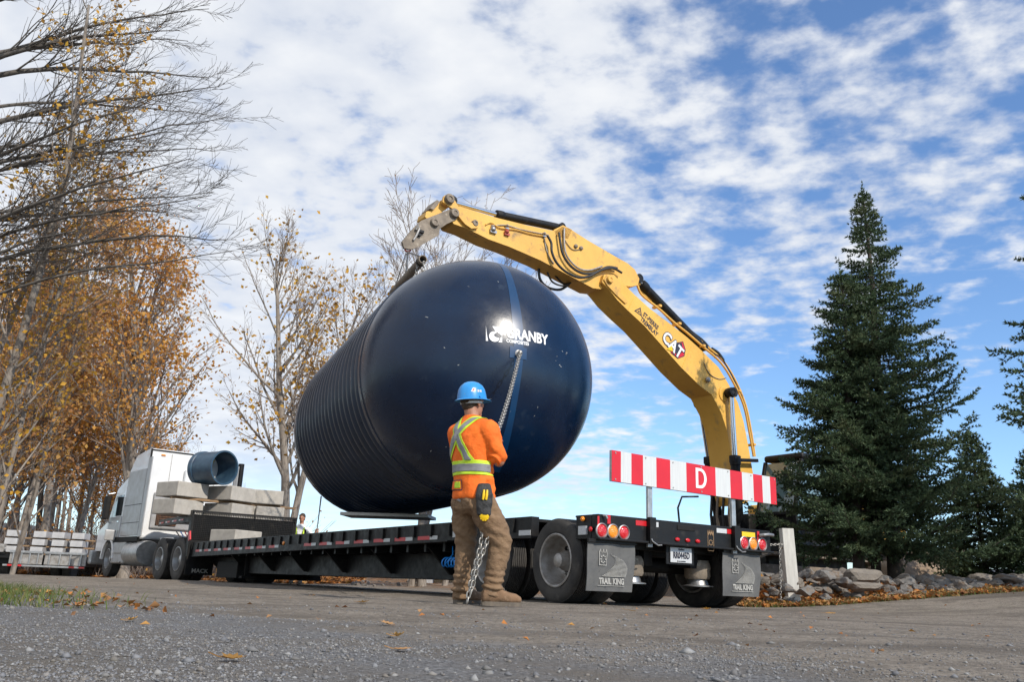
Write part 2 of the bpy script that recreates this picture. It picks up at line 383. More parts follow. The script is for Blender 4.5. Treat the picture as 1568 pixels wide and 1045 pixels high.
# ------------------------------------------------------------------ ground
def sm(x, a, b):
    t = np.clip((x - a) / (b - a), 0, 1); return t * t * (3 - 2 * t)
def vnoise(x, y, seed=0):                  # cheap smooth value noise on arrays
    xi, yi = np.floor(x), np.floor(y); fx, fy = x - xi, y - yi
    fx = fx * fx * (3 - 2 * fx); fy = fy * fy * (3 - 2 * fy)
    def h(a, b):
        n = np.sin(a * 127.1 + b * 311.7 + seed * 74.7) * 43758.5453; return n - np.floor(n)
    return (h(xi, yi) * (1 - fx) + h(xi + 1, yi) * fx) * (1 - fy) + (h(xi, yi + 1) * (1 - fx) + h(xi + 1, yi + 1) * fx) * fy - .5
def edge_y(x): return 10.95 + (x - 3.1) * .19
def ground_z(x, y):
    x = np.asarray(x, float); y = np.asarray(y, float)
    u = (x - TO.x) * TW.x + (y - TO.y) * TW.y
    far = sm(u, 2.6, 9.5) * .5 * (1 - .92 * sm(x, 1.5, 3.5) * sm(y, 13.5, 15) * (1 - sm(y, 24, 30)) * (1 - sm(x, 11, 15)))
    dip = -.24 * np.exp(-(((x + 15) / 5.5) ** 2 + ((y - 26.5) / 5) ** 2))
    left = sm(y, 33, 48) * .5 * sm(-x, 2, 9)
    bank = sm(x, 2.9, 3.5) * sm(y - edge_y(x), -.1, 1.5) * .40
    z = np.maximum(far, bank) + dip + left
    mound = .035 * np.exp(-(((x + 2.75) / .75) ** 2 + ((y - 4.35) / .8) ** 2))
    d = np.hypot(x, y)
    amp = np.clip((d - .8) / 3, 0, 1)
    road = (vnoise(x * 1.1, y * 1.6, 1) * .016 + vnoise(x * 3.3, y * 4, 2) * .008 + vnoise(x * 9, y * 9, 3) * .004) * amp + vnoise(x * 26, y * 26, 4) * .0035 * np.clip(d - .5, 0, 1)
    uu = u + vnoise(x * .25, y * .25, 21) * .8
    road = road - sum(.010 * np.exp(-((uu + c_) / .16) ** 2) for c_ in (1.2, 2.9, 4.0)) * sm(d, 3.0, 4.2)
    rough = vnoise(x * .8, y * .8, 5) * .05 * np.maximum(sm(u, 3, 6), sm(x, 3, 4) * sm(y - edge_y(x), 0, .5))
    back = -sm(y, 60, 400) * 12 * sm(x, -60, 200)
    return z + mound + road + rough + back - .004
def gz(x, y): return float(ground_z(x, y))

def axis(dense, step, lim, lo=None):
    a = list(np.arange(dense[0], dense[1] + 1e-6, step)); s = step; x = a[-1]
    while x < lim: s *= 1.09; x += s; a.append(x)
    s = step; x = a[0]; lo = -lim if lo is None else lo
    while x > lo: s *= 1.09; x -= s; a.insert(0, x)
    return np.array(a)
gx, gy = axis((-3.2, 4.2), .035, 4500), axis((.9, 8.5), .035, 5500, -300)
GX, GY = np.meshgrid(gx, gy); GZ = ground_z(GX, GY)
nx, ny = len(gx), len(gy)
idx = np.arange(nx * ny).reshape(ny, nx)
gf = np.stack([idx[:-1, :-1].ravel(), idx[:-1, 1:].ravel(), idx[1:, 1:].ravel(), idx[1:, :-1].ravel()], 1)

def ground_material():
    m = bpy.data.materials.new('gravel_and_dirt'); m.use_nodes = True; t = m.node_tree; t.nodes.clear(); L = t.links.new
    out = N(t, 'ShaderNodeOutputMaterial'); p = N(t, 'ShaderNodeBsdfPrincipled'); p.inputs['Roughness'].default_value = .9; p.inputs['Specular IOR Level'].default_value = .25
    g = N(t, 'ShaderNodeNewGeometry'); sp = N(t, 'ShaderNodeSeparateXYZ'); L(g.outputs['Position'], sp.inputs[0])
    def mth(op, a, b=0.0, c=None):
        n = N(t, 'ShaderNodeMath', operation=op)
        for i, v in enumerate((a, b) if c is None else (a, b, c)):
            if isinstance(v, (int, float)): n.inputs[i].default_value = v
            else: L(v, n.inputs[i])
        return n.outputs[0]
    def noi(s, d=5, r=.6, st=None):
        n = N(t, 'ShaderNodeTexNoise'); n.inputs['Scale'].default_value = s; n.inputs['Detail'].default_value = d; n.inputs['Roughness'].default_value = r
        if st:
            mp = N(t, 'ShaderNodeMapping'); mp.inputs['Scale'].default_value = st; mp.inputs['Rotation'].default_value = (0, 0, R_(-30)); L(g.outputs['Position'], mp.inputs[0]); L(mp.outputs[0], n.inputs['Vector'])
        else: L(g.outputs['Position'], n.inputs['Vector'])
        return n.outputs[0]
    def rng(o, a, b, c=0.0, d=1.0, smo=False):
        r = N(t, 'ShaderNodeMapRange', ins={1: a, 2: b, 3: c, 4: d}); L(o, r.inputs[0])
        if smo: r.interpolation_type = 'SMOOTHSTEP'
        return r.outputs[0]
    def mix(f, a, b):
        n = N(t, 'ShaderNodeMixRGB')
        for i, v in ((0, f), (1, a), (2, b)):
            if isinstance(v, (int, float)): n.inputs[i].default_value = v
            elif isinstance(v, tuple): n.inputs[i].default_value = (*v, 1)
            else: L(v, n.inputs[i])
        return n.outputs[0]
    dirt = mix(rng(noi(1.2, 6), .35, .65), (.170, .145, .118), (.285, .245, .20))
    dirt = mix(rng(noi(22, 5), .42, .7), dirt, (.36, .315, .265))
    dirt = mix(rng(noi(.8, 4, .5, (.35, 2.2, 1)), .5, .68), dirt, (.155, .132, .108))
    dirt = mix(rng(noi(60, 3), .56, .68), dirt, (.075, .066, .058))
    dirt = mix(rng(noi(3.2, 6, .65), .52, .66), dirt, (.165, .14, .115))
    # bluish crushed stone in the left foreground
    grav = mix(rng(noi(95, 3), .38, .62), (.10, .10, .104), (.27, .27, .275))
    grav = mix(rng(noi(1.7, 5), .42, .6), grav, (.17, .152, .132))
    e = mth('ADD', mth('ADD', sp.outputs[1], mth('MULTIPLY', sp.outputs[0], .9)), mth('MULTIPLY', mth('SUBTRACT', noi(1.4, 5), .5), 3.4))
    gm = rng(e, 2.1, 3.0, 1.0, 0.0, True)
    gm = mth('MULTIPLY', gm, .92)
    c = mix(gm, dirt, grav)
    # leaf-covered earth beyond the road
    u = mth('ADD', mth('MULTIPLY', mth('SUBTRACT', sp.outputs[0], TO.x), TW.x), mth('MULTIPLY', mth('SUBTRACT', sp.outputs[1], TO.y), TW.y))
    lf = mth('ADD', u, mth('MULTIPLY', mth('SUBTRACT', noi(.9, 4), .5), 2.5))
    lm = rng(lf, 3.2, 4.4, 0, 1, True)
    lm = mth('MULTIPLY', lm, mth('MAXIMUM', rng(sp.outputs[0], 3.0, 2.4, 0, 1), rng(mth('SUBTRACT', sp.outputs[1], mth('ADD', mth('MULTIPLY', sp.outputs[0], .19), 10.36)), -.05, .25, 0, 1)))
    leaf = mix(rng(noi(14, 4), .4, .62), (.12, .07, .04), (.36, .17, .06))
    leaf = mix(rng(noi(1.1, 3), .45, .65), leaf, (.15, .12, .085))
    c = mix(mth('MULTIPLY', lm, rng(noi(.5, 2), .35, .55)), c, leaf)
    lm2 = mth('MULTIPLY', rng(sp.outputs[1], 31, 34, 0, 1), rng(sp.outputs[0], -2, -5, 0, 1))
    c = mix(lm2, c, leaf)
    farm = rng(sp.outputs[1], 60, 200, 0, 1)
    c = mix(farm, c, mix(rng(noi(.01, 4), .4, .6), (.10, .085, .05), (.05, .07, .035)))
    L(c, p.inputs['Base Color'])
    b = N(t, 'ShaderNodeBump', ins={0: 1.0, 1: .02}); L(mth('ADD', noi(110, 4, .65), mth('MULTIPLY', noi(28, 4), 1.2)), b.inputs['Height']); L(b.outputs[0], p.inputs['Normal'])
    L(p.outputs[0], out.inputs[0]); return m
ground = np_mesh('ground', np.stack([GX.ravel(), GY.ravel(), GZ.ravel()], 1), gf, ground_material(), kind='structure', smooth=True)
meta(ground, 'grey and brown gravel road surface with crushed stone', None)

def hills():
    rng = np.random.default_rng(5); vs = []; n = 160; rows = [(0, 1.0), (.25, .8), (.6, .4), (1, 0)]
    xs = np.linspace(-4200, 4800, n)
    h = 105 + vnoise(xs / 900, xs * 0, 3) * 90 + vnoise(xs / 260, xs * 0 + 4, 4) * 26 + vnoise(xs / 60, xs * 0 + 4, 6) * 7
    for y, k in ((2300, -.12), (2500, .45), (2700, .85), (2900, 1.0), (3300, .9), (4000, -.1)):
        for x, hh in zip(xs, h): vs.append((x, y + vnoise(np.array(x / 150), np.array(y * 1.0), 9) * 90, hh * k + (vnoise(np.array(x / 70), np.array(y / 50.), 2) * 10 if k > 0 else 0)))
    vs = np.array(vs); i = np.arange(n * 6).reshape(6, n)
    f = np.stack([i[:-1, :-1].ravel(), i[:-1, 1:].ravel(), i[1:, 1:].ravel(), i[1:, :-1].ravel()], 1)
    M['hill'] = mat('haze_tinted_wooded_hill', (.075, .085, .10), .95, col2=(.10, .09, .085), nscale=.01, col3=(.05, .07, .09), s3=.04, m3=(.45, .6))  # blue-grey in the colour stands in for distance haze
    np_mesh('hills', vs, f, 'hill', kind='structure', smooth=True)
hills()

# ------------------------------------------------------------------ the long step-deck trailer
TR = thing('flatbed_trailer', 'long black step-deck trailer with red and amber tail lights and grey mud flaps', 'trailer', TO, YAW)
_b = B()
_b.box((1.29, .06, .742), (2.54, .10, .24)); _b.box((1.29, .24, .85), (2.54, .26, .02)); _b.box((.03, .23, .742), (.03, .24, .236)); _b.box((2.55, .23, .742), (.03, .24, .236))
_b.box((1.29, -.005, .626), (2.56, .05, .022))
_b.out('rear_beam', 'blacksteel', TR, bevel=.006)
for x in (.70, 1.955):
    q = B(); q.box((x, -.022, .745), (.085, .05, .262)); q.out('post_socket', 'blacksteel', TR, bevel=.004)
    q = B(); q.tube([(x - .03, -.05, .66), (x - .02, -.055, .635), (x + .05, -.06, .60), (x + .10, -.06, .605)], .008, 8); q.out('locking_pin', 'galv', TR, smooth=40)
q = B(); q.box((1.22, -.0085 + .016, .805), (.26, .012, .055)); q.out('lift_slot', 'black', TR, bevel=.01)
# deck rear part, spine and side rails
q = B(); q.box((1.29, 1.05, .70), (1.30, 1.6, .28)); q.box((1.29, 1.15, .845), (1.34, 1.7, .02)); q.out('rear_spine', 'blacksteel', TR, bevel=.008)
for x in (.06, 2.53):
    q = B()
    z0, z1 = .885, .862
    q.prism([(x - .045, 1.12, .655), (x - .045, 1.12, z0), (x - .045, 2.9, z0), (x - .045, 15.0, .865), (x - .045, 15.0, .545), (x - .045, 2.9, .665)], (.10, 0, 0))
    q.out('side_rail', 'blacksteel', TR, bevel=.006)
    sx = -.06 if x < 1 else .06; q = B(); q.box((0, 0, 0), (.03, .035, .15)); sp_ = q.out('stake_pocket', 'blacksteel', TR); sp_.location = (x + sx, 1.45, .797)
    for k in range(1, 30): share(sp_, TR, (x + sx, 1.45 + k * .465, .80 - .002 * (1.45 + k * .465)))
    q = B(); q.prism([(x - .055, 2.9, .653), (x - .055, 2.9, .668), (x - .055, 15.0, .558), (x - .055, 15.0, .535)], (.12, 0, 0)); q.out('rub_rail', 'alu' if 0 else 'blacksteel', TR)
q = B(); q.prism([(0.1, 1.2, .872), (0.1, 2.9, .872), (.1, 15.0, .852), (.1, 15.0, .822), (.1, 1.2, .84)], (2.38, 0, 0)); q.out('deck', 'black', TR)
q = B()
for x in (.55, 1.93):
    q.prism([(x, 2.2, .66), (x, 2.2, .30), (x, 2.9, .205), (x, 14.2, .20), (x, 15.1, .42), (x, 15.1, .66)], (.12, 0, 0))
for k in range(26): q.box((1.29, 2.2 + k * .5, .60), (2.3, .06, .12))
q.box((1.29, 8.5, .215), (1.4, 11, .02))
q.out('frame_beams', 'blacksteel', TR)
for k in range(6):
    yy = 3.6 + k * 1.75
    q = B(); q.prism([(.14, yy, .60), (.5, yy, .26), (.56, yy, .26), (.56, yy, .62)], (0, .05, 0)); q.out('gusset', 'blacksteel', TR)
# step face with perforated headboard
q = B(); q.box((1.29, 15.24, 1.16), (2.60, .06, .64)); q.box((-.005, 15.3, 1.09), (.05, .22, 1.1)); q.box((2.585, 15.3, 1.09), (.05, .22, 1.1)); q.out('step_face', 'blacksteel', TR, bevel=.006)
q = B()
for i in range(58): q.box((.05 + i * .0432, 15.195, 1.22), (.012, .012, .74))
for j in range(17): q.box((1.29, 15.188, .87 + j * .0437), (2.5, .010, .012))
q.out('mesh_screen', 'blacksteel', TR, kind='stuff')
q = B(); q.box((1.29, 15.18, 1.61), (2.62, .05, .05)); q.out('screen_top_rail', 'blacksteel', TR)
q = B(); q.box((1.29, 17.0, 1.50), (2.56, 3.4, .09)); q.box((-.0, 17.0, 1.44), (.06, 3.4, .17)); q.box((2.58, 17, 1.44), (.06, 3.4, .17)); q.box((1.29, 17.0, 1.34), (1.0, 3.2, .2)); q.out('gooseneck_deck', 'blacksteel', TR, bevel=.008)
q = B(); q.box((.55, 12.3, .38), (.14, .14, .5)); q.box((2.0, 12.3, .38), (.14, .14, .5)); q.box((.55, 12.3, .115), (.34, .36, .05)); q.box((2.0, 12.3, .115), (.34, .36, .05)); q.box((1.29, 13.1, .26), (1.9, 1.5, .34))
q.out('landing_gear', 'black', TR, bevel=.01)
# conspicuity tape
def tape(x0, x1, y0, y1, z0, z1, m, nm):
    q = B(); q.box(((x0 + x1) / 2, (y0 + y1) / 2, (z0 + z1) / 2), (max(abs(x1 - x0), .004), max(abs(y1 - y0), .004), abs(z1 - z0))); return q.out(nm, m, TR)
tape_pos = [14.6, 13.86, 13.1, 12.38, 11.62, 10.9, 10.2, 9.5, 7.72 + .95, 7.72, 7.05, 6.37, 5.68, 5.0, 4.33, 3.66]
for i, y in enumerate(tape_pos):
    if i == 8: continue
    z = .71 - .0038 * (y - 3)
    tape(.011, .013, y + .02, y - .30, z - .024, z + .024, 'tapered', 'red_tape'); tape(.011, .013, y - .302, y - .50, z - .024, z + .024, 'tapewhite', 'silver_tape')
for y in (1.35,): tape(.011, .013, y, y - .22, .685, .74, 'tapewhite', 'silver_tape')
tape(.010, .012, 2.78, 2.52, .70, .85, 'tapewhite', 'data_plate')
for k in range(4):
    y = 16.0 + k * .7; tape(-.034, -.032, y, y + .28, 1.42, 1.46, 'tapered', 'red_tape'); tape(-.034, -.032, y + .29, y + .46, 1.42, 1.46, 'tapewhite', 'silver_tape')
q = B(); q.ball((.01, 8.75, .735), (.02, .05, .035), 12, 8); q.out('side_marker_lamp', 'amberlens', TR, smooth=60)
# rear tapes, plates, lamps
for x0, x1, z0, z1, m, nm in ((-.0, .022, .70, .84, 'tapered', 'red_tape'), (.125, .165, .775, .86, 'tapered', 'red_tape'), (.50, .655, .786, .836, 'tapered', 'red_tape'), (.742, .812, .786, .836, 'tapewhite', 'silver_tape'),
                             (1.672, 1.83, .788, .836, 'tapewhite', 'silver_tape'), (1.835, 1.91, .788, .836, 'tapered', 'red_tape'), (2.325, 2.362, .735, .845, 'tapered', 'red_tape')):
    q = B(); q.box(((x0 + x1) / 2 + .01, .0085, (z0 + z1) / 2), (x1 - x0, .006, z1 - z0)); q.out(nm, m, TR)
def lamp(x, z, m, r=.058):
    q = B(); q.lathe([(r, 0), (r * 1.28, .003), (r * 1.30, .014), (r * 1.16, .020), (r * 1.08, .014), (r * 1.02, .004)], (x, .011, z), (0, -1, 0), 28); o = q.out('tail_light', 'alu', TR, smooth=40)
    q = B(); q.lathe([(r * 1.05, .004), (r, .014), (r * .7, .019), (.004, .021)], (x, .011, z), (0, -1, 0), 28); q.out('lens', m, o, smooth=60)
for x, m in ((.056, 'redlens'), (.199, 'amberlens'), (.341, 'redlens'), (2.107, 'redlens'), (2.254, 'amberlens'), (2.404, 'redlens')): lamp(x + .005, .702, m)
for x in (1.087, 1.236, 1.385):
    q = B(); q.ball((x, .004, .679), (.034, .018, .022), 14, 8); q.out('marker_lamp', 'redlens', TR, smooth=60)
q = B(); q.ball((-.0, .10, .716), (.016, .026, .026), 12, 8); q.out('marker_lamp', 'redlens', TR, smooth=60)
q = B(); q.ball((.0, .23, .82), (.02, .03, .026), 12, 8); q.out('marker_lamp', 'amberlens', TR, smooth=60)
q = B(); q.box((.004, .225, .708), (.025, .12, .085)); q.out('vin_sticker', 'tapewhite', TR)
q = B(); q.tube([(.075, .0, .85), (.09, -.03, .845), (.10, -.03, .82)], .012, 8); q.out('air_fitting', 'galv', TR, smooth=50)
q = B(); q.tube([(2.36, -.01, .80), (2.38, -.05, .805), (2.46, -.05, .815), (2.56, -.03, .815)], .018, 8); q.out('air_fitting', 'galv', TR, smooth=50)
q = B(); q.box((2.19, .008, .80), (.215, .008, .052)); q.out('amber_plate', 'leaf_yellow' if 0 else 'toolyellow', TR)
text_obj('OVERHANG', 'plate_text', 'ink', .04, frame((2.10, -.001 + .003, .787), (1, 0, 0), (0, 0, 1)), TR, bold=.001) if 0 else None
# crown emblem (gold) on the beam: a small castle shape
def crown(mname, x, z, s, mt, y=.008):
    q = B(); w = .055 * s; h = .13 * s; t = .007 * s
    for a, b_, c, d in ((-w, -w + t, -h, h * .7), (w - t, w, -h, h * .7), (-w, w, -h, -h + t)): q.box((x + (a + b_) / 2, y, z + (c + d) / 2), (b_ - a, .004, d - c))
    for k in range(3):
        xx = x - w + (k + .5) * 2 * w / 3
        q.prism([(xx - w / 3, y - .002, z + h * .7), (xx, y - .002, z + h * .45), (xx + w / 3, y - .002, z + h * .7), (xx + w / 3 - t, y - .002, z + h * 1.0), (xx, y - .002, z + h * .62), (xx - w / 3 + t, y - .002, z + h * 1.0)], (0, .004, 0))
    for k in range(8):
        a0 = k * PI / 4; q.box((x + math.cos(a0) * w * .55, y, z - h * .2 + math.sin(a0) * w * .55), (t * 2.1, .004, t * 2.1))
    return q.out(mname, mt, TR)
crown('crown_emblem', 1.587, .70, .85, 'wood', .008)
# mud flaps with winding-road print and lettering
for ux in (.23, 2.115):
    q = B(); n = 8; w = .30
    poly = []
    for i in range(n + 1): poly.append((ux - w + 2 * w * i / n, .045 + .012 * math.sin(i * 1.3 + ux), .600))
    vs = []; fs = []
    for j in range(7):
        for i in range(n + 1):
            z = .600 - .466 * j / 6; vs.append((ux - w - .012 * j / 6 + 2 * w * i / n, .045 + (.010 * math.sin(i * 1.1 + j * .8 + ux * 3) + .022 * (j / 6) ** 2), z))
    for j in range(6):
        for i in range(n): fs.append((j * (n + 1) + i, j * (n + 1) + i + 1, (j + 1) * (n + 1) + i + 1, (j + 1) * (n + 1) + i))
    k = len(vs); vs += [(a, b_ + .009, c) for a, b_, c in vs]; fs += [tuple(reversed([i + k for i in f])) for f in fs]
    ring = [i for i in range(n + 1)] + [j * (n + 1) + n for j in range(1, 7)] + [6 * (n + 1) + i for i in range(n - 1, -1, -1)] + [j * (n + 1) for j in range(5, 0, -1)]
    for a, b_ in zip(ring, ring[1:] + ring[:1]): fs.append((a, b_, b_ + k, a + k))
    q.add(vs, fs); fl = q.out('mud_flap', 'flap', TR, smooth=50)
    def yf(x, z):                       # front surface of the flap
        j = (.600 - z) / .466; return .045 + (.010 * math.sin((x - ux + w) / (2 * w) * n * 1.1 + j * 6 * .8 + ux * 3) + .022 * j * j) - .0105
    q = B(); q.box((ux, .04, .605), (2 * w + .02, .028, .035)); q.out('flap_clamp', 'blacksteel', fl, bevel=.004)
    # print: crown in a box, road of stripes, words, underline
    q = B()
    def pr(x0, x1, z0, z1, sh=0.0):
        q.add([(ux + x0, yf(ux + x0, z0), z0), (ux + x1, yf(ux + x1, z0), z0), (ux + x1 + sh, yf(ux + x1, z1), z1), (ux + x0 + sh, yf(ux + x0, z1), z1),
               (ux + x0, yf(ux + x0, z0) + .003, z0), (ux + x1, yf(ux + x1, z0) + .003, z0), (ux + x1 + sh, yf(ux + x1, z1) + .003, z1), (ux + x0 + sh, yf(ux + x0, z1) + .003, z1)],
              [(0, 1, 2, 3), (7, 6, 5, 4), (0, 4, 5, 1), (1, 5, 6, 2), (2, 6, 7, 3), (3, 7, 4, 0)])
    bx0, bx1, bz0, bz1 = -.175, -.075, .375, .495
    pr(bx0, bx0 + .007, bz0, bz1); pr(bx1 - .007, bx1, bz0, bz1); pr(bx0, bx1, bz0, bz0 + .007)
    for k in range(3): pr(bx0 + k * .036, bx0 + k * .036 + .006, bz1, bz1 + .035, .012); pr(bx0 + k * .036 + .02, bx0 + k * .036 + .026, bz1, bz1 + .035, -.008)
    for k in range(8): a0 = k * PI / 4; cx, cz = -.125 + math.cos(a0) * .03, .435 + math.sin(a0) * .033; pr(cx - .008, cx + .008, cz - .006, cz + .006)
    for k in range(19):                 # the road narrows towards the top and swings over
        f = k / 18; z = .275 + f * .21; cxr = .085 - .19 * max(0, f - .75) ** 1.2 * 2.2 + .055 * math.sin(f * PI) - .02; wd = .155 * (1 - f) ** .8 + .012
        pr(cxr - wd * (.75 + .35 * (1 - f)), cxr + wd * .62, z, z + .0055 * (1 - f * .4))
    pr(-.17, .16, .184, .189)
    q.out('road_print', 'flapprint', fl)
    text_obj('TRAIL KING', 'flap_lettering', 'flapprint', .078, None, fl, bold=.0035, align='CENTER', wrap=lambda c: V3((ux - .0 + c.x, yf(ux + c.x, .2) - .001, .204 + c.y)), sx=.74)
# licence plate and its bracket
q = B(); q.box((1.19, .06, .525), (.31, .012, .155)); q.out('licence_plate', 'plate', TR, bevel=.004)
text_obj('RR0445D', 'plate_number', 'ink', .092, frame((1.19, .051, .492), (1, 0, 0), (0, 0, 1)), TR, bold=.0022, align='CENTER', sx=.66)
text_obj('Québec', 'plate_heading', 'ink', .028, frame((1.19, .051, .575), (1, 0, 0), (0, 0, 1)), TR, bold=.0006, align='CENTER')
text_obj('Je me souviens', 'plate_motto', 'ink', .02, frame((1.19, .051, .458), (1, 0, 0), (0, 0, 1)), TR, bold=.0003, align='CENTER')
q = B(); q.box((1.19, .08, .53), (.40, .02, .20)); q.out('plate_bracket', 'blacksteel', TR)
# axles, wheels
def make_wheel(parent):
    r = .424; w = .125
    e = bpy.data.objects.new('wheel', None); COL.objects.link(e); e.parent = parent
    q = B(); prof = [(.272, w * .86), (.285, w * .98), (.33, w * 1.04), (.385, w * 1.0), (.408, w * .90), (.419, w * .80)]
    for k in range(9):
        h = w * .80 - k * w * .2
        prof += [(.424, h), (.424, h - w * .13), (.412, h - w * .15), (.412, h - w * .19)]
    prof += [(.419, -w * .86), (.408, -w * .92), (.33, -w * 1.0), (.272, -w * .86), (.272, w * .86)]
    q.lathe(prof, (0, 0, 0), (-1, 0, 0), 56, cap=False); q.out('tyre', 'tyre', e, smooth=35)
    q = B(); q.lathe([(.273, w * .80), (.273, w * 1.0), (.262, w * 1.04), (.250, w * .98), (.238, w * .6), (.232, w * .1), (.215, -w * .55), (.17, -w * .85), (.10, -w * .9)], (0, 0, 0), (-1, 0, 0), 48, cap=False)
    q.lathe([(.10, -w * .90), (.17, -w * .85), (.273, -w * .85)], (0, 0, 0), (-1, 0, 0), 48, cap=False)
    q.out('rim', 'rim', e, smooth=40)
    q = B(); q.lathe([(.105, -w * .92), (.10, w * .05), (.078, w * .35), (.070, w * .72), (.045, w * .85), (.003, w * .87)], (0, 0, 0), (-1, 0, 0), 28, cap=False)
    for k in range(10):
        a0 = k * PI / 5; q.cyl((w * .87, math.cos(a0) * .135, math.sin(a0) * .135), (w * .62, math.cos(a0) * .135, math.sin(a0) * .135), .014, .012, 8)
    for k in range(5):
        a0 = k * PI * .4 + .3; q.ball((w * .70, math.cos(a0) * .185, math.sin(a0) * .185), (.012, .030, .026), 10, 6)
    q.out('hub', 'rim', e, smooth=45)
    q = B()
    for k in range(5): a0 = k * PI * .4 + .9; q.ball((w * .80, math.cos(a0) * .172, math.sin(a0) * .172), (.010, .026, .026), 10, 6)
    q.out('hand_hole', 'black', e, smooth=45)
    return e
w0 = make_wheel(TR); w0.location = (.15, .70, .424)
n = 0
for vy in (.70, 1.97):
    for ux in (.15, .46, 2.12, 2.43):
        if (vy, ux) == (.70, .15): continue
        c = copy_tree(w0, TR); c.location = (ux, vy, .424); c.rotation_euler = (.4 * n + .3, 0, PI if ux in (2.43, .46) else 0); n += 1
for vy in (.70, 1.97):
    q = B(); q.cyl((.5, vy, .424), (2.1, vy, .424), .075, n=16); q.box((.78, vy, .52), (.2, .3, .2)); q.box((1.8, vy, .52), (.2, .3, .2)); q.out('axle', 'black', TR, smooth=40)
for ux, vy in ((.78, .35), (1.78, .35)):
    q = B(); q.lathe([(.13, 0), (.145, .03), (.14, .09), (.15, .12), (.14, .17), (.12, .20)], (ux, vy + .05, .30), (0, 0, 1), 24); q.out('air_spring', 'mud', TR, smooth=50)
    q = B(); q.lathe([(.17, 0), (.17, .012), (.12, .02), (.1, .09)], (ux, vy + .05, .22), (0, 0, 1), 24); q.out('spring_plate', 'galv', TR, smooth=40)
q = B(); q.box((1.29, .5, .56), (1.4, .25, .10)); q.box((.95, .9, .5), (.12, 1.2, .18)); q.box((1.63, .9, .5), (.12, 1.2, .18)); q.out('suspension_frame', 'black', TR)
q = B()
pts = [(.0 + .055 * math.cos(k * .5), 2.55 + .006 * k, .40 + .055 * math.sin(k * .5)) for k in range(60)]
q.tube(pts, .009, 6); q.tube([pts[-1], (.1, 2.9, .5), (.15, 3.0, .6)], .008, 6); q.out('coiled_air_line', 'bluehose', TR, smooth=60)

# ------------------------------------------------------------------ oversize-load sign standing in the trailer's rear sockets
SG = thing('warning_sign', 'long red and white striped panel with a white letter D on two posts', 'sign', TO, YAW)
zl, zr = 1.20, 1.164
q = B()
y0 = -.035
def sgz(x): return 1.346 + (x - .149) * (1.318 - 1.346) / 2.5
q.prism([(.15, y0 + .004, sgz(.15) - .155), (2.65, y0 + .004, sgz(2.65) - .155), (2.65, y0 + .004, sgz(2.65) + .155), (.15, y0 + .004, sgz(.15) + .155)], (0, .03, 0)); q.out('sign_panel', 'alu', SG)
st = [.176, .273, .414, .574, .76, .959, 1.196, 1.643, 1.877, 2.071, 2.257, 2.411, 2.545, 2.646]
st = [.152, .300, .455, .615, .785, .975, 1.185, 1.640, 1.865, 2.055, 2.225, 2.385, 2.530, 2.648]
st = [.153, .273, .414, .574, .76, .959, 1.196, 1.643, 1.877, 2.071, 2.257, 2.411, 2.545, 2.648]
for i in range(13):
    a, b_ = st[i], st[i + 1]; q = B()
    q.prism([(a, y0, sgz(a) - .155), (b_, y0, sgz(b_) - .155), (b_, y0, sgz(b_) + .155), (a, y0, sgz(a) + .155)], (0, .003, 0))
    q.out('red_stripe' if i % 2 == 0 else 'white_stripe', 'red' if i % 2 == 0 else 'whitefilm', SG)
q = B()
# letter D
cx, cz, hh, ww, tk = 1.335, 1.342, .108, .165, .036
outer = [(0, -hh), (0, hh)]; inner = [(tk, -hh + tk * .8), (tk, hh - tk * .8)]
arc = [(math.cos(a0), math.sin(a0)) for a0 in [R_(90 - k * 15) for k in range(13)]]
O_ = [(0, hh)] + [(ww * .42 + ww * .58 * c, hh * s) for c, s in arc] + [(0, -hh)]
I_ = [(tk, hh - tk * .85)] + [(ww * .42 + (ww * .58 - tk) * c, (hh - tk * .85) * s) for c, s in arc] + [(tk, -hh + tk * .85)]
vs = [(cx + x, y0 - .003, cz + z) for x, z in O_] + [(cx + x, y0 - .003, cz + z) for x, z in I_]
n = len(O_); fs = [(i, (i + 1) % n, (i + 1) % n + n, i + n) for i in range(n)]
q.add(vs + [(a, b_ + .004, c) for a, b_, c in vs], fs + [tuple(j + 2 * n for j in reversed(f)) for f in fs] + [(i, (i + 1) % n, (i + 1) % n + 2 * n, i + 2 * n) for i in range(n)] + [(i + n, (i + 1) % n + n, (i + 1) % n + 3 * n, i + 3 * n) for i in range(n)])
q.out('letter_d', 'white', SG)
for i, x in enumerate((.20, .61, 1.0, 1.42, 1.84, 2.22, 2.62)):
    for s in (-1, 1):
        q = B(); q.cyl((x, y0 - .005, sgz(x) + s * .132), (x, y0 + .001, sgz(x) + s * .132), .008, n=10); q.out('screw', 'rim', SG)
for x in (.70, 1.955):
    q = B(); q.box((x, .012, .98 + .0), (.062, .032, .80)); q.out('post', 'alu', SG, bevel=.004)

# ------------------------------------------------------------------ the tank
TX, TYAW, TL, TE, TRAD = V3((-0.421, 10.632, 2.719)), .397, 4.75, 1.245, 1.525
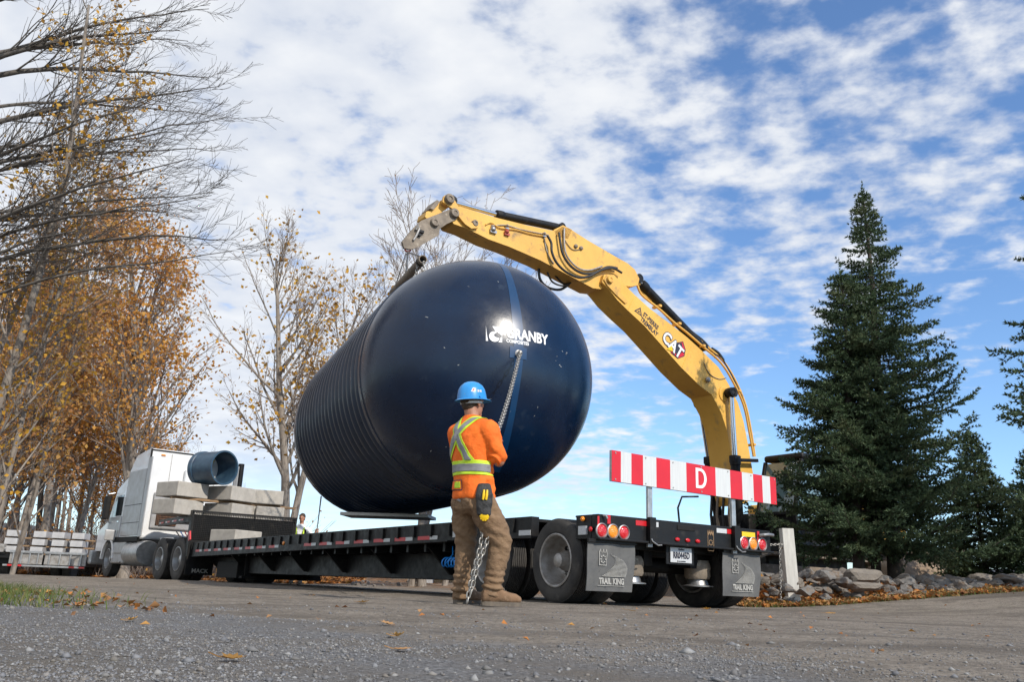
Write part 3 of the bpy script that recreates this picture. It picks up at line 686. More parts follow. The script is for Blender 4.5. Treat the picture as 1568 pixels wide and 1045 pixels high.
# local axes: x = across, y = along towards the far end, z = up
TK = thing('storage_tank', 'huge dark navy ribbed fibreglass tank hanging above the trailer', 'tank', TX, TYAW)
q = B(); pr_ = []
for k in range(40): a0 = PI / 2 * k / 39; pr_.append((TRAD * math.cos(a0) if k < 39 else .002, TE * math.sin(a0)))
q.lathe([(r, -h) for r, h in reversed(pr_)], (0, 0, 0), (0, 1, 0), 120, cap=False); q.out('front_dome', 'navy', TK, smooth=60)
q = B(); q.lathe([(r, TL + h) for r, h in pr_], (0, 0, 0), (0, 1, 0), 64, cap=False); q.out('rear_dome', 'navy', TK, smooth=60)
q = B(); prof = [(TRAD, 0.0), (TRAD + .004, .03), (TRAD + .004, .16), (TRAD - .03, .18)]; y = .19
while y < TL - .2:
    for k in range(9): a0 = PI * k / 8; prof.append((TRAD - .055 + .075 * math.sin(a0) ** .8, y + .07 - .07 * math.cos(a0)))
    y += .235
prof += [(TRAD - .03, TL - .12), (TRAD + .004, TL - .10), (TRAD, TL)]
q.lathe(prof, (0, 0, 0), (0, 1, 0), 160, cap=False); q.out('ribbed_shell', 'navy_rib', TK, smooth=50)
def dome_y(x, z, off=.003):
    k = max(0, 1 - (x * x + z * z) / TRAD ** 2); return -(TE * math.sqrt(k)) - off
DC = V3((-.381 + .163 * 0, 0, 0))
# measured print positions are relative to the tank's axis
ref = -.0
def stripe(x0f, x1f, zs, name, m, off=.004):
    vs = []; fs = []; nn = 6
    for z in zs:
        for i in range(nn + 1):
            x = x0f(z) + (x1f(z) - x0f(z)) * i / nn; vs.append((x, dome_y(x, z, off), z))
    for j in range(len(zs) - 1):
        for i in range(nn): a0 = j * (nn + 1) + i; fs.append((a0, a0 + 1, a0 + nn + 2, a0 + nn + 1))
    q = B(); q.add(vs, fs); return q.out(name, m, TK, smooth=80)
zs = [1.46 - k * .05 for k in range(57)]
stripe(lambda z: -.035 - .02 * math.sin(z * 3) + .03 * max(0, z - 1), lambda z: .072 + .012 * math.sin(z * 4 + 1) + .03 * max(0, z - 1), [z for z in zs if z > -1.3], 'blue_seam_stripe', 'bluestripe', .004)
q = stripe(lambda z: -.09, lambda z: .125, [.10 - k * .02 for k in range(8)], 'lug_patch', 'bluestripe', .008)
# rim band over the shoulder of the tank where the sling runs
q = B(); q.lathe([(TRAD + .004, 0), (TRAD + .012, .004), (TRAD + .012, .05), (TRAD + .004, .054)], (0, -.03 + .06, 0), (0, 1, 0), 120, cap=False); q.out('collar_ring', 'navy', TK, smooth=40)
def dwrap(x0, z0):
    return lambda c: V3((x0 + c.x, dome_y(x0 + c.x, z0 + c.y + .0 * c.x, .006), z0 + c.y))
text_obj('GRANBY', 'company_name', 'white', .178, None, TK, bold=.006, wrap=dwrap(-.135, .200), sx=.785, spacing=1.0)
text_obj('COMPOSITES', 'company_subtitle', 'white', .056, None, TK, bold=.0018, wrap=dwrap(-.135, .140), sx=.87)
q = B()
def lp(pts, off=.006):
    q.add([(x, dome_y(x, z, off), z) for x, z in pts], [tuple(range(len(pts)))])
LX, LZ, S_ = -.375, .128, .19
lp([(LX, LZ), (LX + .025, LZ), (LX + .012, LZ + .075), (LX, LZ + S_)])
lp([(LX + .075, LZ + S_), (LX + S_, LZ + S_), (LX + S_, LZ + .075), (LX + .155, LZ + .105), (LX + .125, LZ + .125), (LX + .11, LZ + .13)])
lp([(LX + S_, LZ + .07), (LX + S_, LZ), (LX + .145, LZ), (LX + .165, LZ + .03), (LX + .172, LZ + .06)])
cc = [(LX + .098 + .062 * math.cos(R_(a0)), LZ + .062 + .064 * math.sin(R_(a0))) for a0 in range(60, 352, 12)]
lp(cc + [(LX + .105, LZ + .06), (LX + .088, LZ + .085)])
q.out('company_emblem', 'white', TK)
q = B(); q.lathe([(.045, 0), (.045, .02), (.02, .03), (.018, .05)], (.02, dome_y(.02, .02) + .01, .02), (0, -1, 0), 20); q.lathe([(.012, 0)] * 1 + [(.012, .001)], (.02, -1.3, .02), (0, 0, 1), 8)
q.out('lifting_eye', 'galv', TK, smooth=40)
# scuffs
rs = random.Random(4); q = B()
for k in range(24):
    x, z = rs.uniform(-1.1, 1.2), rs.uniform(-1.2, 1.1)
    if k < 7: x, z = .62 + rs.uniform(-.12, .14), rs.uniform(-.05, .2)
    a0 = rs.uniform(0, 3); l, w_ = rs.uniform(.004, .016), rs.uniform(.001, .0025)
    P = [(x + l * math.cos(a0) * s1 - w_ * math.sin(a0) * s2, z + l * math.sin(a0) * s1 + w_ * math.cos(a0) * s2) for s1, s2 in ((-1, -1), (1, -1), (1, 1), (-1, 1))]
    lp([(a, b_) for a, b_ in P], .0045)
q.out('scuffs', 'foam', TK, kind='stuff')
# grey board strapped under the tank
q = B(); q.box((0, 0, 0), (1.42, .62, .05)); o = q.out('grey_board', 'foam', None, bevel=.006)
o.location = (-1.86, 13.85, 2.719 - 1.545 - .026); o.rotation_euler = (0, 0, -.12); meta(o, 'thin grey board pressed against the underside of the big tank', 'board')

# ------------------------------------------------------------------ chains
def link_mesh():
    q = B(); n, k = 12, 5; L_, w_, r = .5, .30, .12
    pts = [(w_ * math.cos(2 * PI * i / n), 0, w_ * math.sin(2 * PI * i / n) + (L_ * .5 if math.sin(2 * PI * i / n) > 0 else -L_ * .5)) for i in range(n)]
    vs = []; fs = []
    for i in range(n):
        d = (V3(pts[(i + 1) % n]) - V3(pts[i - 1])).normalized(); b_ = V3((0, 1, 0)); a = d.cross(b_)
        for j in range(k): t = 2 * PI * j / k; vs.append(V3(pts[i]) + (a * math.cos(t) + b_ * math.sin(t)) * r)
    for i in range(n):
        for j in range(k): fs.append((i * k + j, ((i + 1) % n) * k + j, ((i + 1) % n) * k + (j + 1) % k, i * k + (j + 1) % k))
    q.add(vs, fs); o = q.out('link', 'chain', None, smooth=80); return o
LINK = link_mesh()
def chain(name, label, pts, size, m='chain', max_links=280):
    pts = [V3(p) for p in pts]
    t = thing(name, label, 'chain', pts[0])
    seg = [(pts[i + 1] - pts[i]).length for i in range(len(pts) - 1)]; tot = sum(seg); n = min(max_links, int(tot / (size * .66)))
    for k in range(n):
        s = (k + .5) * tot / n; i = 0
        while i < len(seg) - 1 and s > seg[i]: s -= seg[i]; i += 1
        p = pts[i].lerp(pts[i + 1], s / seg[i]); d = (pts[i + 1] - pts[i]).normalized()
        a = d.orthogonal().normalized(); a = Matrix.Rotation((PI / 2) * (k % 2) + .4 + .1 * math.sin(k), 3, d) @ a; b_ = d.cross(a)
        c = LINK.copy(); COL.objects.link(c); c.parent = t; sc = size / 1.3
        mw = Matrix((a, b_, d)).transposed().to_4x4() @ Matrix.Diagonal((sc, sc, sc, 1)); mw.translation = p - pts[0]; c.matrix_local = mw
    return t
def T2(x, y, z): return TK.matrix_world if 0 else (TX + V3((math.cos(TYAW) * x - math.sin(TYAW) * y, math.sin(TYAW) * x + math.cos(TYAW) * y, z)))
lug = T2(.02, -TE - .05, .02)
q = B(); q.ball(lug + V3((0, -.01, 0)), .03, 12, 8); o = q.out('hook', 'chain', None, smooth=60); o.location = (0, 0, 0); o.parent = None
meta(o, 'small steel hook on the tank dome where the pull chain is attached', 'hook')
HAND = V3((-.115, 7.10, 1.32))
chain('pull_chain', 'taut pale chain running from the tank dome down past the worker shoulder', [lug, lug.lerp(HAND, .25) + V3((0, 0, -.05)), lug.lerp(HAND, .5) + V3((0, 0, -.07)), lug.lerp(HAND, .75) + V3((0, 0, -.05)), HAND], .074)
for k, (dx, dy, nm) in enumerate(((-.015, 0, 'leftmost'), (.02, .03, 'middle'), (.045, -.02, 'rightmost'))):
    top = V3((-.145 + dx, 6.80 + dy, .66)); bot = V3((-.255 + dx * .6, 6.76 + dy, gz(-.25, 6.76) + .02 + .06 * k))
    pts = [top, top.lerp(bot, .35) + V3((.012, 0, 0)), top.lerp(bot, .75) + V3((-.004, 0, 0)), bot]
    chain('hanging_chain', nm + ' strand of galvanised chain hanging between the worker legs to the ground', pts, .062)

# ------------------------------------------------------------------ lifting gear
sh = V3((-1.545 - .40, 13.35, 0)); 
def TA(k, z, x=0): p = T2(x, k, 0); return V3((p.x, p.y, z))
bar = thing('spreader_bar', 'dark rusty tube lying above the tank, held by chains from the shackle', 'spreader bar', TA(2.9, 5.36))
q = B(); a_, b2 = TA(2.9, 5.36), TA(4.75, 5.33); d = (b2 - a_); 
q.lathe([(.075, 0), (.075, d.length), (.06, d.length), (.06, 0), (.075, 0)], (0, 0, 0), d, 20, cap=False); q.out('tube', 'mud', bar, smooth=40)
q = B(); q.lathe([(.085, .10), (.085, .16)], (0, 0, 0), d, 20); q.out('collar', 'blacksteel', bar, smooth=40)
hook = TA(3.92, 5.93)
ss = thing('shackle', 'small red shackle under the coupler of the excavator arm', 'shackle', hook)
q = B(); q.tube([(.055 * math.sin(a0), 0, .05 * math.cos(a0) - .02) for a0 in [R_(30 + k * 30) for k in range(11)]], .016, 8); q.out('bow', 'shackle', ss, smooth=60)
q = B(); q.cyl((-.06, 0, .035), (.06, 0, .035), .016, n=10); q.out('pin', 'shackle', ss, smooth=60)
chain('lifting_chain', 'chain from the red shackle down to the near end of the spreader bar', [hook + V3((0, 0, -.08)), a_ + (b2 - a_) * .06 + V3((0, 0, .08))], .055)
chain('lifting_chain', 'chain from the red shackle down to the far end of the spreader bar', [hook + V3((-.02, 0, -.08)), a_ + (b2 - a_) * .93 + V3((0, 0, .08))], .055)
def sling(name, label, pts, w_, m):
    q = B(); q.tube(pts, w_, 6); o = q.out(name, m, None, smooth=60); return meta(o, label, 'sling')
sling('lifting_sling', 'pale sling hanging straight from the shackle behind the tank', [hook + V3((.0, 0, -.08)), TA(3.95, 4.28)], .018, 'rim')
chain('short_chain', 'bunch of chain hanging from the near end of the spreader bar', [a_ + V3((.02, -.02, -.05)), a_ + V3((.03, 0, -.35)), a_ + V3((.02, .03, -.62))], .075)
chain('short_chain', 'second loop of chain beside the near end of the spreader bar', [a_ + V3((-.09, .1, .02)), a_ + V3((-.13, .12, -.3)), a_ + V3((-.1, .12, -.75))], .065)

# ------------------------------------------------------------------ excavator
XO = V3((5.01, 18, 0)); XF = V3((-.82, -.572, 0)).normalized(); XL = V3((.572, -.82, 0)).normalized()
ZG = .03
EX = thing('excavator', 'yellow tracked excavator reaching its boom over the trailer to lift the tank', 'excavator', XO, math.atan2(XF.y, XF.x))
CAMP = V3((0, 0, CH))
def ex(px, py, lat):                    # excavator-local point in the vertical plane at lateral offset lat
    d = _fw + _R * ((px - 784) / CF) - _U * ((py - 522.5) / CF); P = XO + XL * lat
    t = (P - CAMP).dot(XL) / d.dot(XL); q_ = CAMP + d * t - XO
    return V3((q_.dot(XF), lat, q_.z))
def plate(name, px, lat, w, m, bevel=.012, parent=None, side=None):
    q = B(); q.prism([ex(x, y, lat) for x, y in px], (0, -w, 0)); return q.out(name, m, parent or EX, bevel=bevel, smooth=30)
boom_px = [(925, 421), (938, 421), (952.7, 432.5), (971.8, 451.7), (994.8, 472.7), (1025.4, 495.7), (1052, 516.7), (1071, 534), (1100, 562.6), (1115.7, 588.7), (1130, 617.4), (1138.7, 646), (1145.9, 683.5), (1153, 725), (1160, 762),
           (1132, 775), (1124, 740), (1120.5, 710), (1117, 680), (1112, 656), (1104, 631.8), (1090, 605), (1071.3, 591), (1042.6, 562.6), (1014, 530), (987, 499.5), (960.3, 474.6), (945, 459.3), (933, 444), (922, 432)]
plate('boom', boom_px, .29, .58, 'yellow_clean')
stick_px = [(694, 318), (704, 316), (733, 325), (762, 334), (807.5, 345.2), (850, 354), (861, 347), (872, 350), (898, 367), (939, 391), (962, 404), (972, 413), (979, 427), (977, 437), (966, 439), (950, 437), (936, 436), (920, 443), (908, 441.5), (877, 425), (827, 398.5), (780, 378), (748, 366.5), (715, 350), (695, 343), (688, 333)]
plate('stick', stick_px, .20, .40, 'yellow')
# raised boom edge plates and welds
for px, lat in (([(1051, 517), (1053.5, 519), (1046, 563.5), (1043, 561)], .294), ([(968, 455), (970, 457), (962, 475), (960, 473)], .294)):
    pts = [ex(x, y, lat) for x, y in px]
q = B(); q.bar(ex(1059, 531, .293), ex(1045, 562, .293), .008, .014); q.out('weld_seam', 'yellow_clean', EX)
q = B(); q.bar(ex(971, 456, .293), ex(962, 474, .293), .008, .014); q.out('weld_seam', 'yellow_clean', EX)
# boom tip fork cheek over the stick
q = B(); q.prism([ex(x, y, .32) for x, y in ((930, 421), (940, 421), (951, 434), (950, 448), (962, 462), (958, 465), (944, 452), (930, 437), (925, 428))], (0, -.035, 0)); q.out('boom_tip_cheek', 'yellow', EX, bevel=.006)
def pin(px, py, lat, r, L=.05, m='mud', r2=None):
    c = ex(px, py, lat); q = B(); q.lathe([(r, -.02), (r, L * .7), (r * .85, L), (r * .45, L), (r * .42, L * .75), (.003, L * .75)], c, (0, 1, 0), 22); return q.out('pivot_pin', m, EX, smooth=40)
pin(933.5, 428.5, .33, .075, .045, 'yellow'); pin(695, 327, .235, .085, .06); pin(665, 341, .235, .08, .05); pin(687, 305.5, .26, .09, .07, 'mud'); pin(726.5, 342.5, .225, .06, .05, 'mud'); pin(1117, 601.6, .40, .10, .10, 'blacksteel'); pin(1109, 603.6, .30, .16, .012, 'yellow_clean')
# bucket linkage: idler links, power link, quick coupler
for lat in (.26, -.20):
    q = B()
    q.prism([ex(x, y, lat) for x, y in ((680, 300), (686, 296.5), (692, 299), (700, 313), (708, 325), (716, 337), (729, 345), (733, 349), (722, 350), (712, 343), (703, 332), (694, 320), (684, 314), (678, 309))], (0, -.05, 0)); q.out('idler_link', 'yellow', EX, bevel=.008, smooth=40)
q = B(); q.prism([ex(x, y, .14) for x, y in ((681, 303), (690, 306), (686, 318), (672, 329), (655, 336), (651, 332), (653, 324), (662, 322), (670, 311))], (0, -.28, 0)); q.out('power_link', 'yellow', EX, bevel=.012, smooth=40)
q = B(); q.prism([ex(x, y, .19) for x, y in ((669, 306), (674, 309), (664, 321), (659, 319))], (0, -.3, 0)); q.out('link_guard', 'mud', EX, bevel=.01)
for lat in (.23, -.16):
    q = B(); q.prism([ex(x, y, lat) for x, y in ((690, 320), (698, 320), (701, 328), (699, 336), (684, 343), (674, 350), (671, 361), (655, 370), (640, 379), (629, 382), (619, 380), (616, 370), (630, 353), (645, 338), (660, 332), (675, 326))], (0, -.05, 0)); q.out('coupler_plate', 'mud', EX, bevel=.008)
q = B(); q.prism([ex(x, y, .18) for x, y in ((655, 338), (680, 330), (676, 345), (660, 366), (642, 375), (636, 368), (640, 352))], (0, -.32, 0)); q.out('coupler_body', 'mud', EX, bevel=.02)
for x0, y0_, x1, y1 in ((637, 357, 644, 362), (644, 352, 646, 358)):
    q = B(); q.box((ex(x0, y0_, .25) + ex(x1, y1, .25)) / 2, (.09, .05, .05)); q.out('coupler_lug', 'blacksteel', EX, bevel=.006)
q = B(); q.tube([ex(637, 352, .26), ex(640, 345, .28), ex(642, 351, .28), ex(638, 360, .27), ex(633, 368, .25)], .02, 8); q.out('coupler_hose', 'rim', EX, smooth=60)
def ram(nm, a, b_, c, r_rod, r_bar, m_bar='blacksteel'):      # rod a->b, barrel b->c
    e = bpy.data.objects.new(nm, None); COL.objects.link(e); e.parent = EX
    q = B(); q.cyl(a, b_, r_rod, n=18); q.out('rod', 'chrome', e, smooth=40)
    d = (V3(c) - V3(b_)).normalized(); L_ = (V3(c) - V3(b_)).length
    q = B(); q.lathe([(r_bar * .7, -.04), (r_bar * 1.12, -.03), (r_bar * 1.18, .05), (r_bar * 1.12, .12), (r_bar, .13), (r_bar, L_ - .1), (r_bar * .9, L_)], b_, d, 22); q.out('barrel', m_bar, e, smooth=40)
    q = B(); q.cyl(V3(a) - V3((0, .1, 0)), V3(a) + V3((0, .1, 0)), r_rod * 1.9, n=18); q.cyl(V3(c) - V3((0, .1, 0)), V3(c) + V3((0, .1, 0)), r_bar * 1.0, n=18); q.out('eye', 'blacksteel', e, smooth=40)
    return e
ram('bucket_cylinder', ex(690, 309, .0) , ex(762, 329, 0), ex(857, 349, 0), .042, .075)
ram('stick_cylinder', ex(975, 428, 0), ex(983, 437, 0), ex(1074, 532, 0), .05, .10)
for lat, (a, b_) in ((.40, ((1119, 602), (1125.5, 704))), (-.40, ((1072, 618), (1086, 706)))):
    A_, B_ = ex(*a, lat), ex(*b_, lat); d = (B_ - A_).normalized(); ram('boom_cylinder', A_, B_, B_ + d * 1.35, .055, .095)
    q = B(); q.box(B_, (.20, .16, .16)); q.out('cylinder_head', 'blacksteel', EX, bevel=.02)
q = B(); q.bar(ex(1125, 705, .42), ex(1160, 706, .42), .06, .07); q.out('boom_lamp_bracket', 'blacksteel', EX, bevel=.01)
q = B(); q.prism([ex(x, y, .2) for x, y in ((848, 352), (862, 345), (876, 352), (870, 366), (852, 362))], (0, -.4, 0)); q.out('cylinder_bracket', 'yellow', EX, bevel=.01)
# hydraulic lines
def hose(px, lat, r, m='hose', nm='hose'):
    pts = [ex(p[0], p[1], p[2] if len(p) > 2 else lat) for p in px]
    P = []
    for i in range(len(pts) - 1):
        p0, p1, p2, p3 = pts[max(i - 1, 0)], pts[i], pts[i + 1], pts[min(i + 2, len(pts) - 1)]
        for k in range(5):
            t = k / 5; P.append(.5 * ((2 * p1) + (p2 - p0) * t + (2 * p0 - 5 * p1 + 4 * p2 - p3) * t * t + (3 * p1 - p0 - 3 * p2 + p3) * t ** 3))
    P.append(pts[-1]); q = B(); q.tube(P, r, 8); return q.out(nm, m, EX, smooth=60)
hose([(838, 361), (844, 372), (845, 386), (852, 402), (866, 416), (885, 425), (903, 423), (920, 414), (938, 411), (952, 418)], .30, .024)
hose([(856, 356), (858, 372), (862, 390), (874, 408), (892, 419), (910, 418), (930, 409), (945, 411)], .27, .022)
hose([(864, 350), (864, 372), (868, 392), (884, 410), (902, 414), (922, 408)], .24, .018, 'rim')
hose([(833, 362), (836, 380), (842, 396), (848, 404)], .215, .012, 'rim')
hose([(825, 412), (827, 428), (838, 440), (856, 444), (868, 438), (876, 431)], -.1, .026)
hose([(838, 417), (846, 432), (862, 438), (874, 433)], .0, .018)
hose([(850, 422), (862, 434), (874, 434), (880, 430)], -.05, .018)
for k in range(2):
    hose([(944 + k * 3, 413 - k), (962 + k * 3, 424), (975 + k * 3, 436), (983 + k * 2, 452 - k), (1010 + k * 3, 474 - k * 3), (1032 + k * 3, 494 - k * 3), (1052 + k * 3, 510 - k * 3), (1076 + k * 3, 531 - k * 3), (1104 + k * 4, 556 - k * 2), (1124 + k * 4, 588 - k), (1139 + k * 3, 622), (1147 + k * 3, 660), (1154 + k * 2, 700)], .12 - k * .14, .024, 'yellow', 'steel_line')
hose([(1086, 540), (1104, 547), (1112, 560), (1122, 578), (1131, 598)], .05, .014, 'hose'); hose([(1090, 534), (1100, 541), (1108, 552)], -.05, .03, 'hose')
hose([(988, 440), (1020, 470), (1055, 505), (1078, 524), (1096, 548)], -.15, .03)
for p in ((1073, 531), (1128, 600), (1150, 682), (1006, 470), (1036, 497)):
    q = B(); q.box(ex(*p, .06), (.07, .22, .05)); q.out('line_clamp', 'yellow', EX, bevel=.006)
# stick side fittings
for px_, s_, m_ in (((755, 351), .09, 'galv'), ((776, 355), .07, 'shackle'), ((776, 346), .05, 'galv'), ((833, 358), .05, 'galv')):
    q = B(); q.ball(ex(*px_, .24), (s_ * .6, .05, s_ * .55), 10, 7); q.box(ex(px_[0], px_[1] + 4, .22), (s_ * 1.5, .05, s_ * .6)); q.out('valve_fitting', m_, EX, smooth=35)
hose([(744, 344), (752, 341), (766, 349), (790, 352), (812, 358), (834, 362)], .225, .012, 'yellow', 'steel_line'); hose([(752, 346), (775, 345), (800, 352), (840, 360)], .22, .010, 'rim', 'steel_line')
for px_ in ((882, 377), (890, 380)):
    q = B(); q.ball(ex(*px_, .22), (.045, .03, .04), 10, 6); q.out('grease_fitting', 'mud', EX, smooth=50)
hose([(864, 366), (872, 378), (880, 383), (893, 381)], .215, .008, 'mud', 'grease_line')
q = B(); q.ball(ex(1084, 582, .33), (.06, .05, .06), 14, 10); q.cyl(ex(1084, 582, .29), ex(1084, 582, .34), .03); q.out('work_lamp', 'rim', EX, smooth=50)
hose([(1078, 556), (1083, 568), (1090, 576), (1102, 581), (1112, 579)], .30, .009, 'mud', 'lamp_cable')
# decals on the boom side
def decal_frame(px, py, px2, py2, lat=.293):
    o, x = ex(px, py, lat), ex(px2, py2, lat); ax = (x - o).normalized(); up = V3((0, 1, 0)).cross(ax); 
    if up.z < 0: up = -up
    return o, ax, up
def exM(o, ax, up): m = Matrix((ax, up, ax.cross(up))).transposed().to_4x4(); m.translation = o; return m
o_, ax_, up_ = decal_frame(984, 483, 1008, 507)
text_obj('ST-PIERRE', 'company_decal', 'ink', .135, exM(o_ , ax_, up_), EX, bold=.004, sx=.78)
o_, ax_, up_ = decal_frame(980, 490, 1004, 514)
text_obj('TREMBLAY', 'company_decal', 'ink', .135, exM(o_, ax_, up_), EX, bold=.004, sx=.80)
q = B()
for tri in (((971, 476), (981, 471), (983, 485)), ):
    a, b_, c = [ex(x, y, .294) for x, y in tri]; g = (a + b_ + c) / 3
    P0 = [a, b_, c]; P1 = [g + (p - g) * .62 for p in P0]
    for i in range(3): j = (i + 1) % 3; q.add([P0[i], P0[j], P1[j], P1[i]], [(0, 1, 2, 3)])
    q.add([g + (p - g) * .30 for p in P0], [(0, 1, 2)])
q.out('triangle_decal', 'ink', EX)
# red and dark hexagon badge with the three letters
def flat(pts, m, nm, lat): q = B(); q.prism([ex(x, y, lat) for x, y in pts], (0, -.002, 0)); return q.out(nm, m, EX)
flat([(1026, 527), (1046, 523), (1050, 536), (1048, 546), (1038, 550), (1027, 541)], 'ink', 'badge_border', .293)
flat([(1027, 531), (1045, 524), (1049, 536), (1047, 545), (1038, 549), (1028, 540)], 'red', 'badge_red', .2955)
flat([(1030, 529), (1044, 525), (1045.5, 535), (1043.5, 541), (1037.5, 544), (1031, 538)], 'ink', 'badge_core', .298)
o_, ax_, up_ = decal_frame(1012.5, 519, 1031, 540)
text_obj('CAT', 'badge_outline', 'ink', .36, exM(o_ + V3((0, .0055, 0)), ax_, up_), EX, bold=.026, sx=.86)
text_obj('CAT', 'badge_letters', 'white', .36, exM(o_ + V3((0, .009, 0)), ax_, up_), EX, bold=.009, sx=.86)
flat([(1021, 535), (1029, 529.5), (1030.5, 538.5)], 'toolyellow', 'badge_triangle', .305)
# upper structure
def eb(nm, m, x0, x1, y0, y1, z0, z1, bev=.03, parent=None):
    q = B(); q.box(((x0 + x1) / 2, (y0 + y1) / 2, ZG + (z0 + z1) / 2), (abs(x1 - x0), abs(y1 - y0), z1 - z0)); return q.out(nm, m, parent or EX, bevel=bev)
eb('turntable', 'blacksteel', .3, -3.6, -1.2, 1.2, .95, 1.15)
eb('engine_house', 'yellow_clean', -1.75, -3.1, -1.4, 1.4, 1.10, 2.15, .08)
eb('counterweight', 'yellow_clean', -3.1, -3.75, -1.4, 1.4, .95, 2.2, .15)
eb('side_box', 'yellow_clean', .75, -1.4, -1.4, -.55, .95, 1.22, .06)
eb('boom_mount', 'blacksteel', .5, -.6, -.5, .5, .9, 1.7, .04)
for k in range(4):
    q = B(); p = V3((.5, -.38 + k * .16, ZG)); q.tube([p + V3((.05, 0, 1.1)), p + V3((.12, 0, 1.7)), p + V3((.05, .0, 2.3))], .028, 8); q.out('swivel_hose', 'mud' if k % 2 else 'hose', EX, smooth=60)
for k in range(9): eb('louvre', 'black', -1.65 - k * .14, -1.73 - k * .14, 1.395, 1.415, 1.45, 1.95, .004)
q = B(); X_ = [(.5, 1.15), (.62, 1.7), (.30, 2.75), (.15, 2.9), (-1.2, 2.9), (-1.3, 2.7), (-1.3, 1.15)]
cabn = bpy.data.objects.new('cab', None); COL.objects.link(cabn); cabn.parent = EX; cabn.location = (-.38, 0, 0)
q.prism([(x, 1.36, ZG + z) for x, z in [(.46, 1.15), (.58, 1.7), (.27, 2.74), (-1.26, 2.74), (-1.26, 1.15)]], (0, -.80, 0)); q.out('cab_interior', 'black', cabn)
q = B(); q.box((-.5, .96, ZG + 2.85), (1.65, .95, .14)); q.out('cab_roof', 'blacksteel', cabn, bevel=.05)
def strut(pts, w=.07):
    q = B()
    for a, b_ in zip(pts, pts[1:]): q.bar((a[0], a[1], ZG + a[2]), (b_[0], b_[1], ZG + b_[2]), w, w)
    q.out('cab_pillar', 'blacksteel', cabn, bevel=.012)
for y in (1.40, .52): strut([(.5, y, 1.12), (.62, y, 1.7), (.3, y, 2.78)]); strut([(-1.3, y, 1.12), (-1.3, y, 2.78)]); strut([(.5, y, 1.12), (-1.3, y, 1.12)])
strut([(-.28, 1.40, 1.12), (-.36, 1.40, 2.78)], .06); strut([(.6, 1.4, 1.7), (.6, .52, 1.7)])
q = B(); q.prism([(x, 1.385, ZG + z) for x, z in [(.50, 1.55), (.56, 1.72), (.26, 2.72), (-.34, 2.72), (-.28, 1.55)]], (0, .012, 0)); q.out('side_window', 'cabglass', cabn)
q = B(); q.prism([(x, 1.385, ZG + z) for x, z in [(-.40, 1.7), (-.42, 2.72), (-1.24, 2.72), (-1.24, 1.7)]], (0, .012, 0)); q.out('side_window', 'cabglass', cabn)
q = B(); q.prism([(.605, .56, ZG + 1.72), (.605, 1.36, ZG + 1.72), (.30, 1.36, ZG + 2.74), (.30, .56, ZG + 2.74)], (.012, 0, .004)); q.out('windscreen', 'cabglass', cabn)
q = B(); q.tube([(.55, 1.45, ZG + 2.5), (.75, 1.62, ZG + 2.5), (.75, 1.66, ZG + 2.2)], .02, 8); q.box((.78, 1.7, ZG + 2.25), (.05, .2, .34)); q.out('mirror', 'black', EX, bevel=.01)
q = B(); q.tube([(.5, -1.35, ZG + 1.2), (.55, -1.38, ZG + 1.9), (.42, -1.38, ZG + 2.15), (-.1, -1.38, ZG + 2.2)], .022, 8); q.out('handrail', 'hose', EX, smooth=60)
# undercarriage
for y in (1.2, -1.2):
    q = B(); prof = [(1.75, .48), (1.55, .12), (1.2, .0), (-2.4, .0), (-2.75, .14), (-2.9, .45), (-2.7, .75), (-2.4, .86), (1.25, .86), (1.6, .75)]
    q.prism([(x - .1, y - .2, ZG + .16 + z * .62) for x, z in prof[:5] + prof[6:]], (0, .4, 0)); q.out('track_frame', 'mud', EX, bevel=.03)
    n = 46; L_ = 0; P = [V3((x, 0, z)) for x, z in prof]; P.append(P[0]); seg = [(P[i + 1] - P[i]).length for i in range(len(P) - 1)]; tot = sum(seg)
    for k in range(n):
        s = k * tot / n; i = 0
        while s > seg[i]: s -= seg[i]; i += 1
        p = P[i].lerp(P[i + 1], s / seg[i]); d = (P[i + 1] - P[i]).normalized(); nn = V3((d.z, 0, -d.x))
        if k == 0:
            q = B(); q.box((0, 0, 0), (.19, .6, .03)); q.box((0, 0, .03), (.02, .6, .03)); shoe = q.out('track_shoe', 'mud', EX)
            c = shoe
        else: c = shoe.copy(); COL.objects.link(c); c.parent = EX
        mm = Matrix((d, V3((0, 1, 0)), d.cross(V3((0, 1, 0))))).transposed().to_4x4(); mm.translation = (p.x - .1, y, ZG + p.z + .02); c.matrix_local = mm
    for k in range(7):
        q = B(); q.lathe([(.13, 0), (.17, .02), (.17, .08), (.08, .1), (.07, .14)], (1.0 - k * .55, y + .2, ZG + .24), (0, 1, 0), 18); q.out('track_roller', 'mud', EX, smooth=40)
eb('underbody', 'blacksteel', .6, -2.0, -1.0, 1.0, .45, .95, .04)

# digging bucket lying behind the stones
bk = thing('digging_bucket', 'muddy steel excavator bucket lying on the ground behind the stones', 'bucket', at(1445, 876, 19), -.5)
q = B(); P = [(-.55, 0), (-.62, .42), (-.45, .52), (.0, .42), (.42, .50), (.52, .30), (.30, -.02), (-.2, -.1)]
q.prism([(x, -.45, z + .05) for x, z in P], (0, .03, 0)); q.prism([(x, .45, z + .05) for x, z in P], (0, .03, 0))
for (a, b_) in zip(P[4:] + P[:1], P[5:] + P[:1]): q.prism([(a[0], -.45, a[1] + .05), (b_[0], -.45, b_[1] + .05), (b_[0] * .97, -.45, b_[1] + .08), (a[0] * .97, -.45, a[1] + .08)], (0, .9, 0))
q.out('shell', 'mud', bk)
for k in range(5):
    q = B(); q.prism([(-.62, -.42 + k * .2, .42), (-.72, -.42 + k * .2, .62), (-.56, -.42 + k * .2, .46)], (0, .07, 0)); q.out('tooth', 'galv', bk)

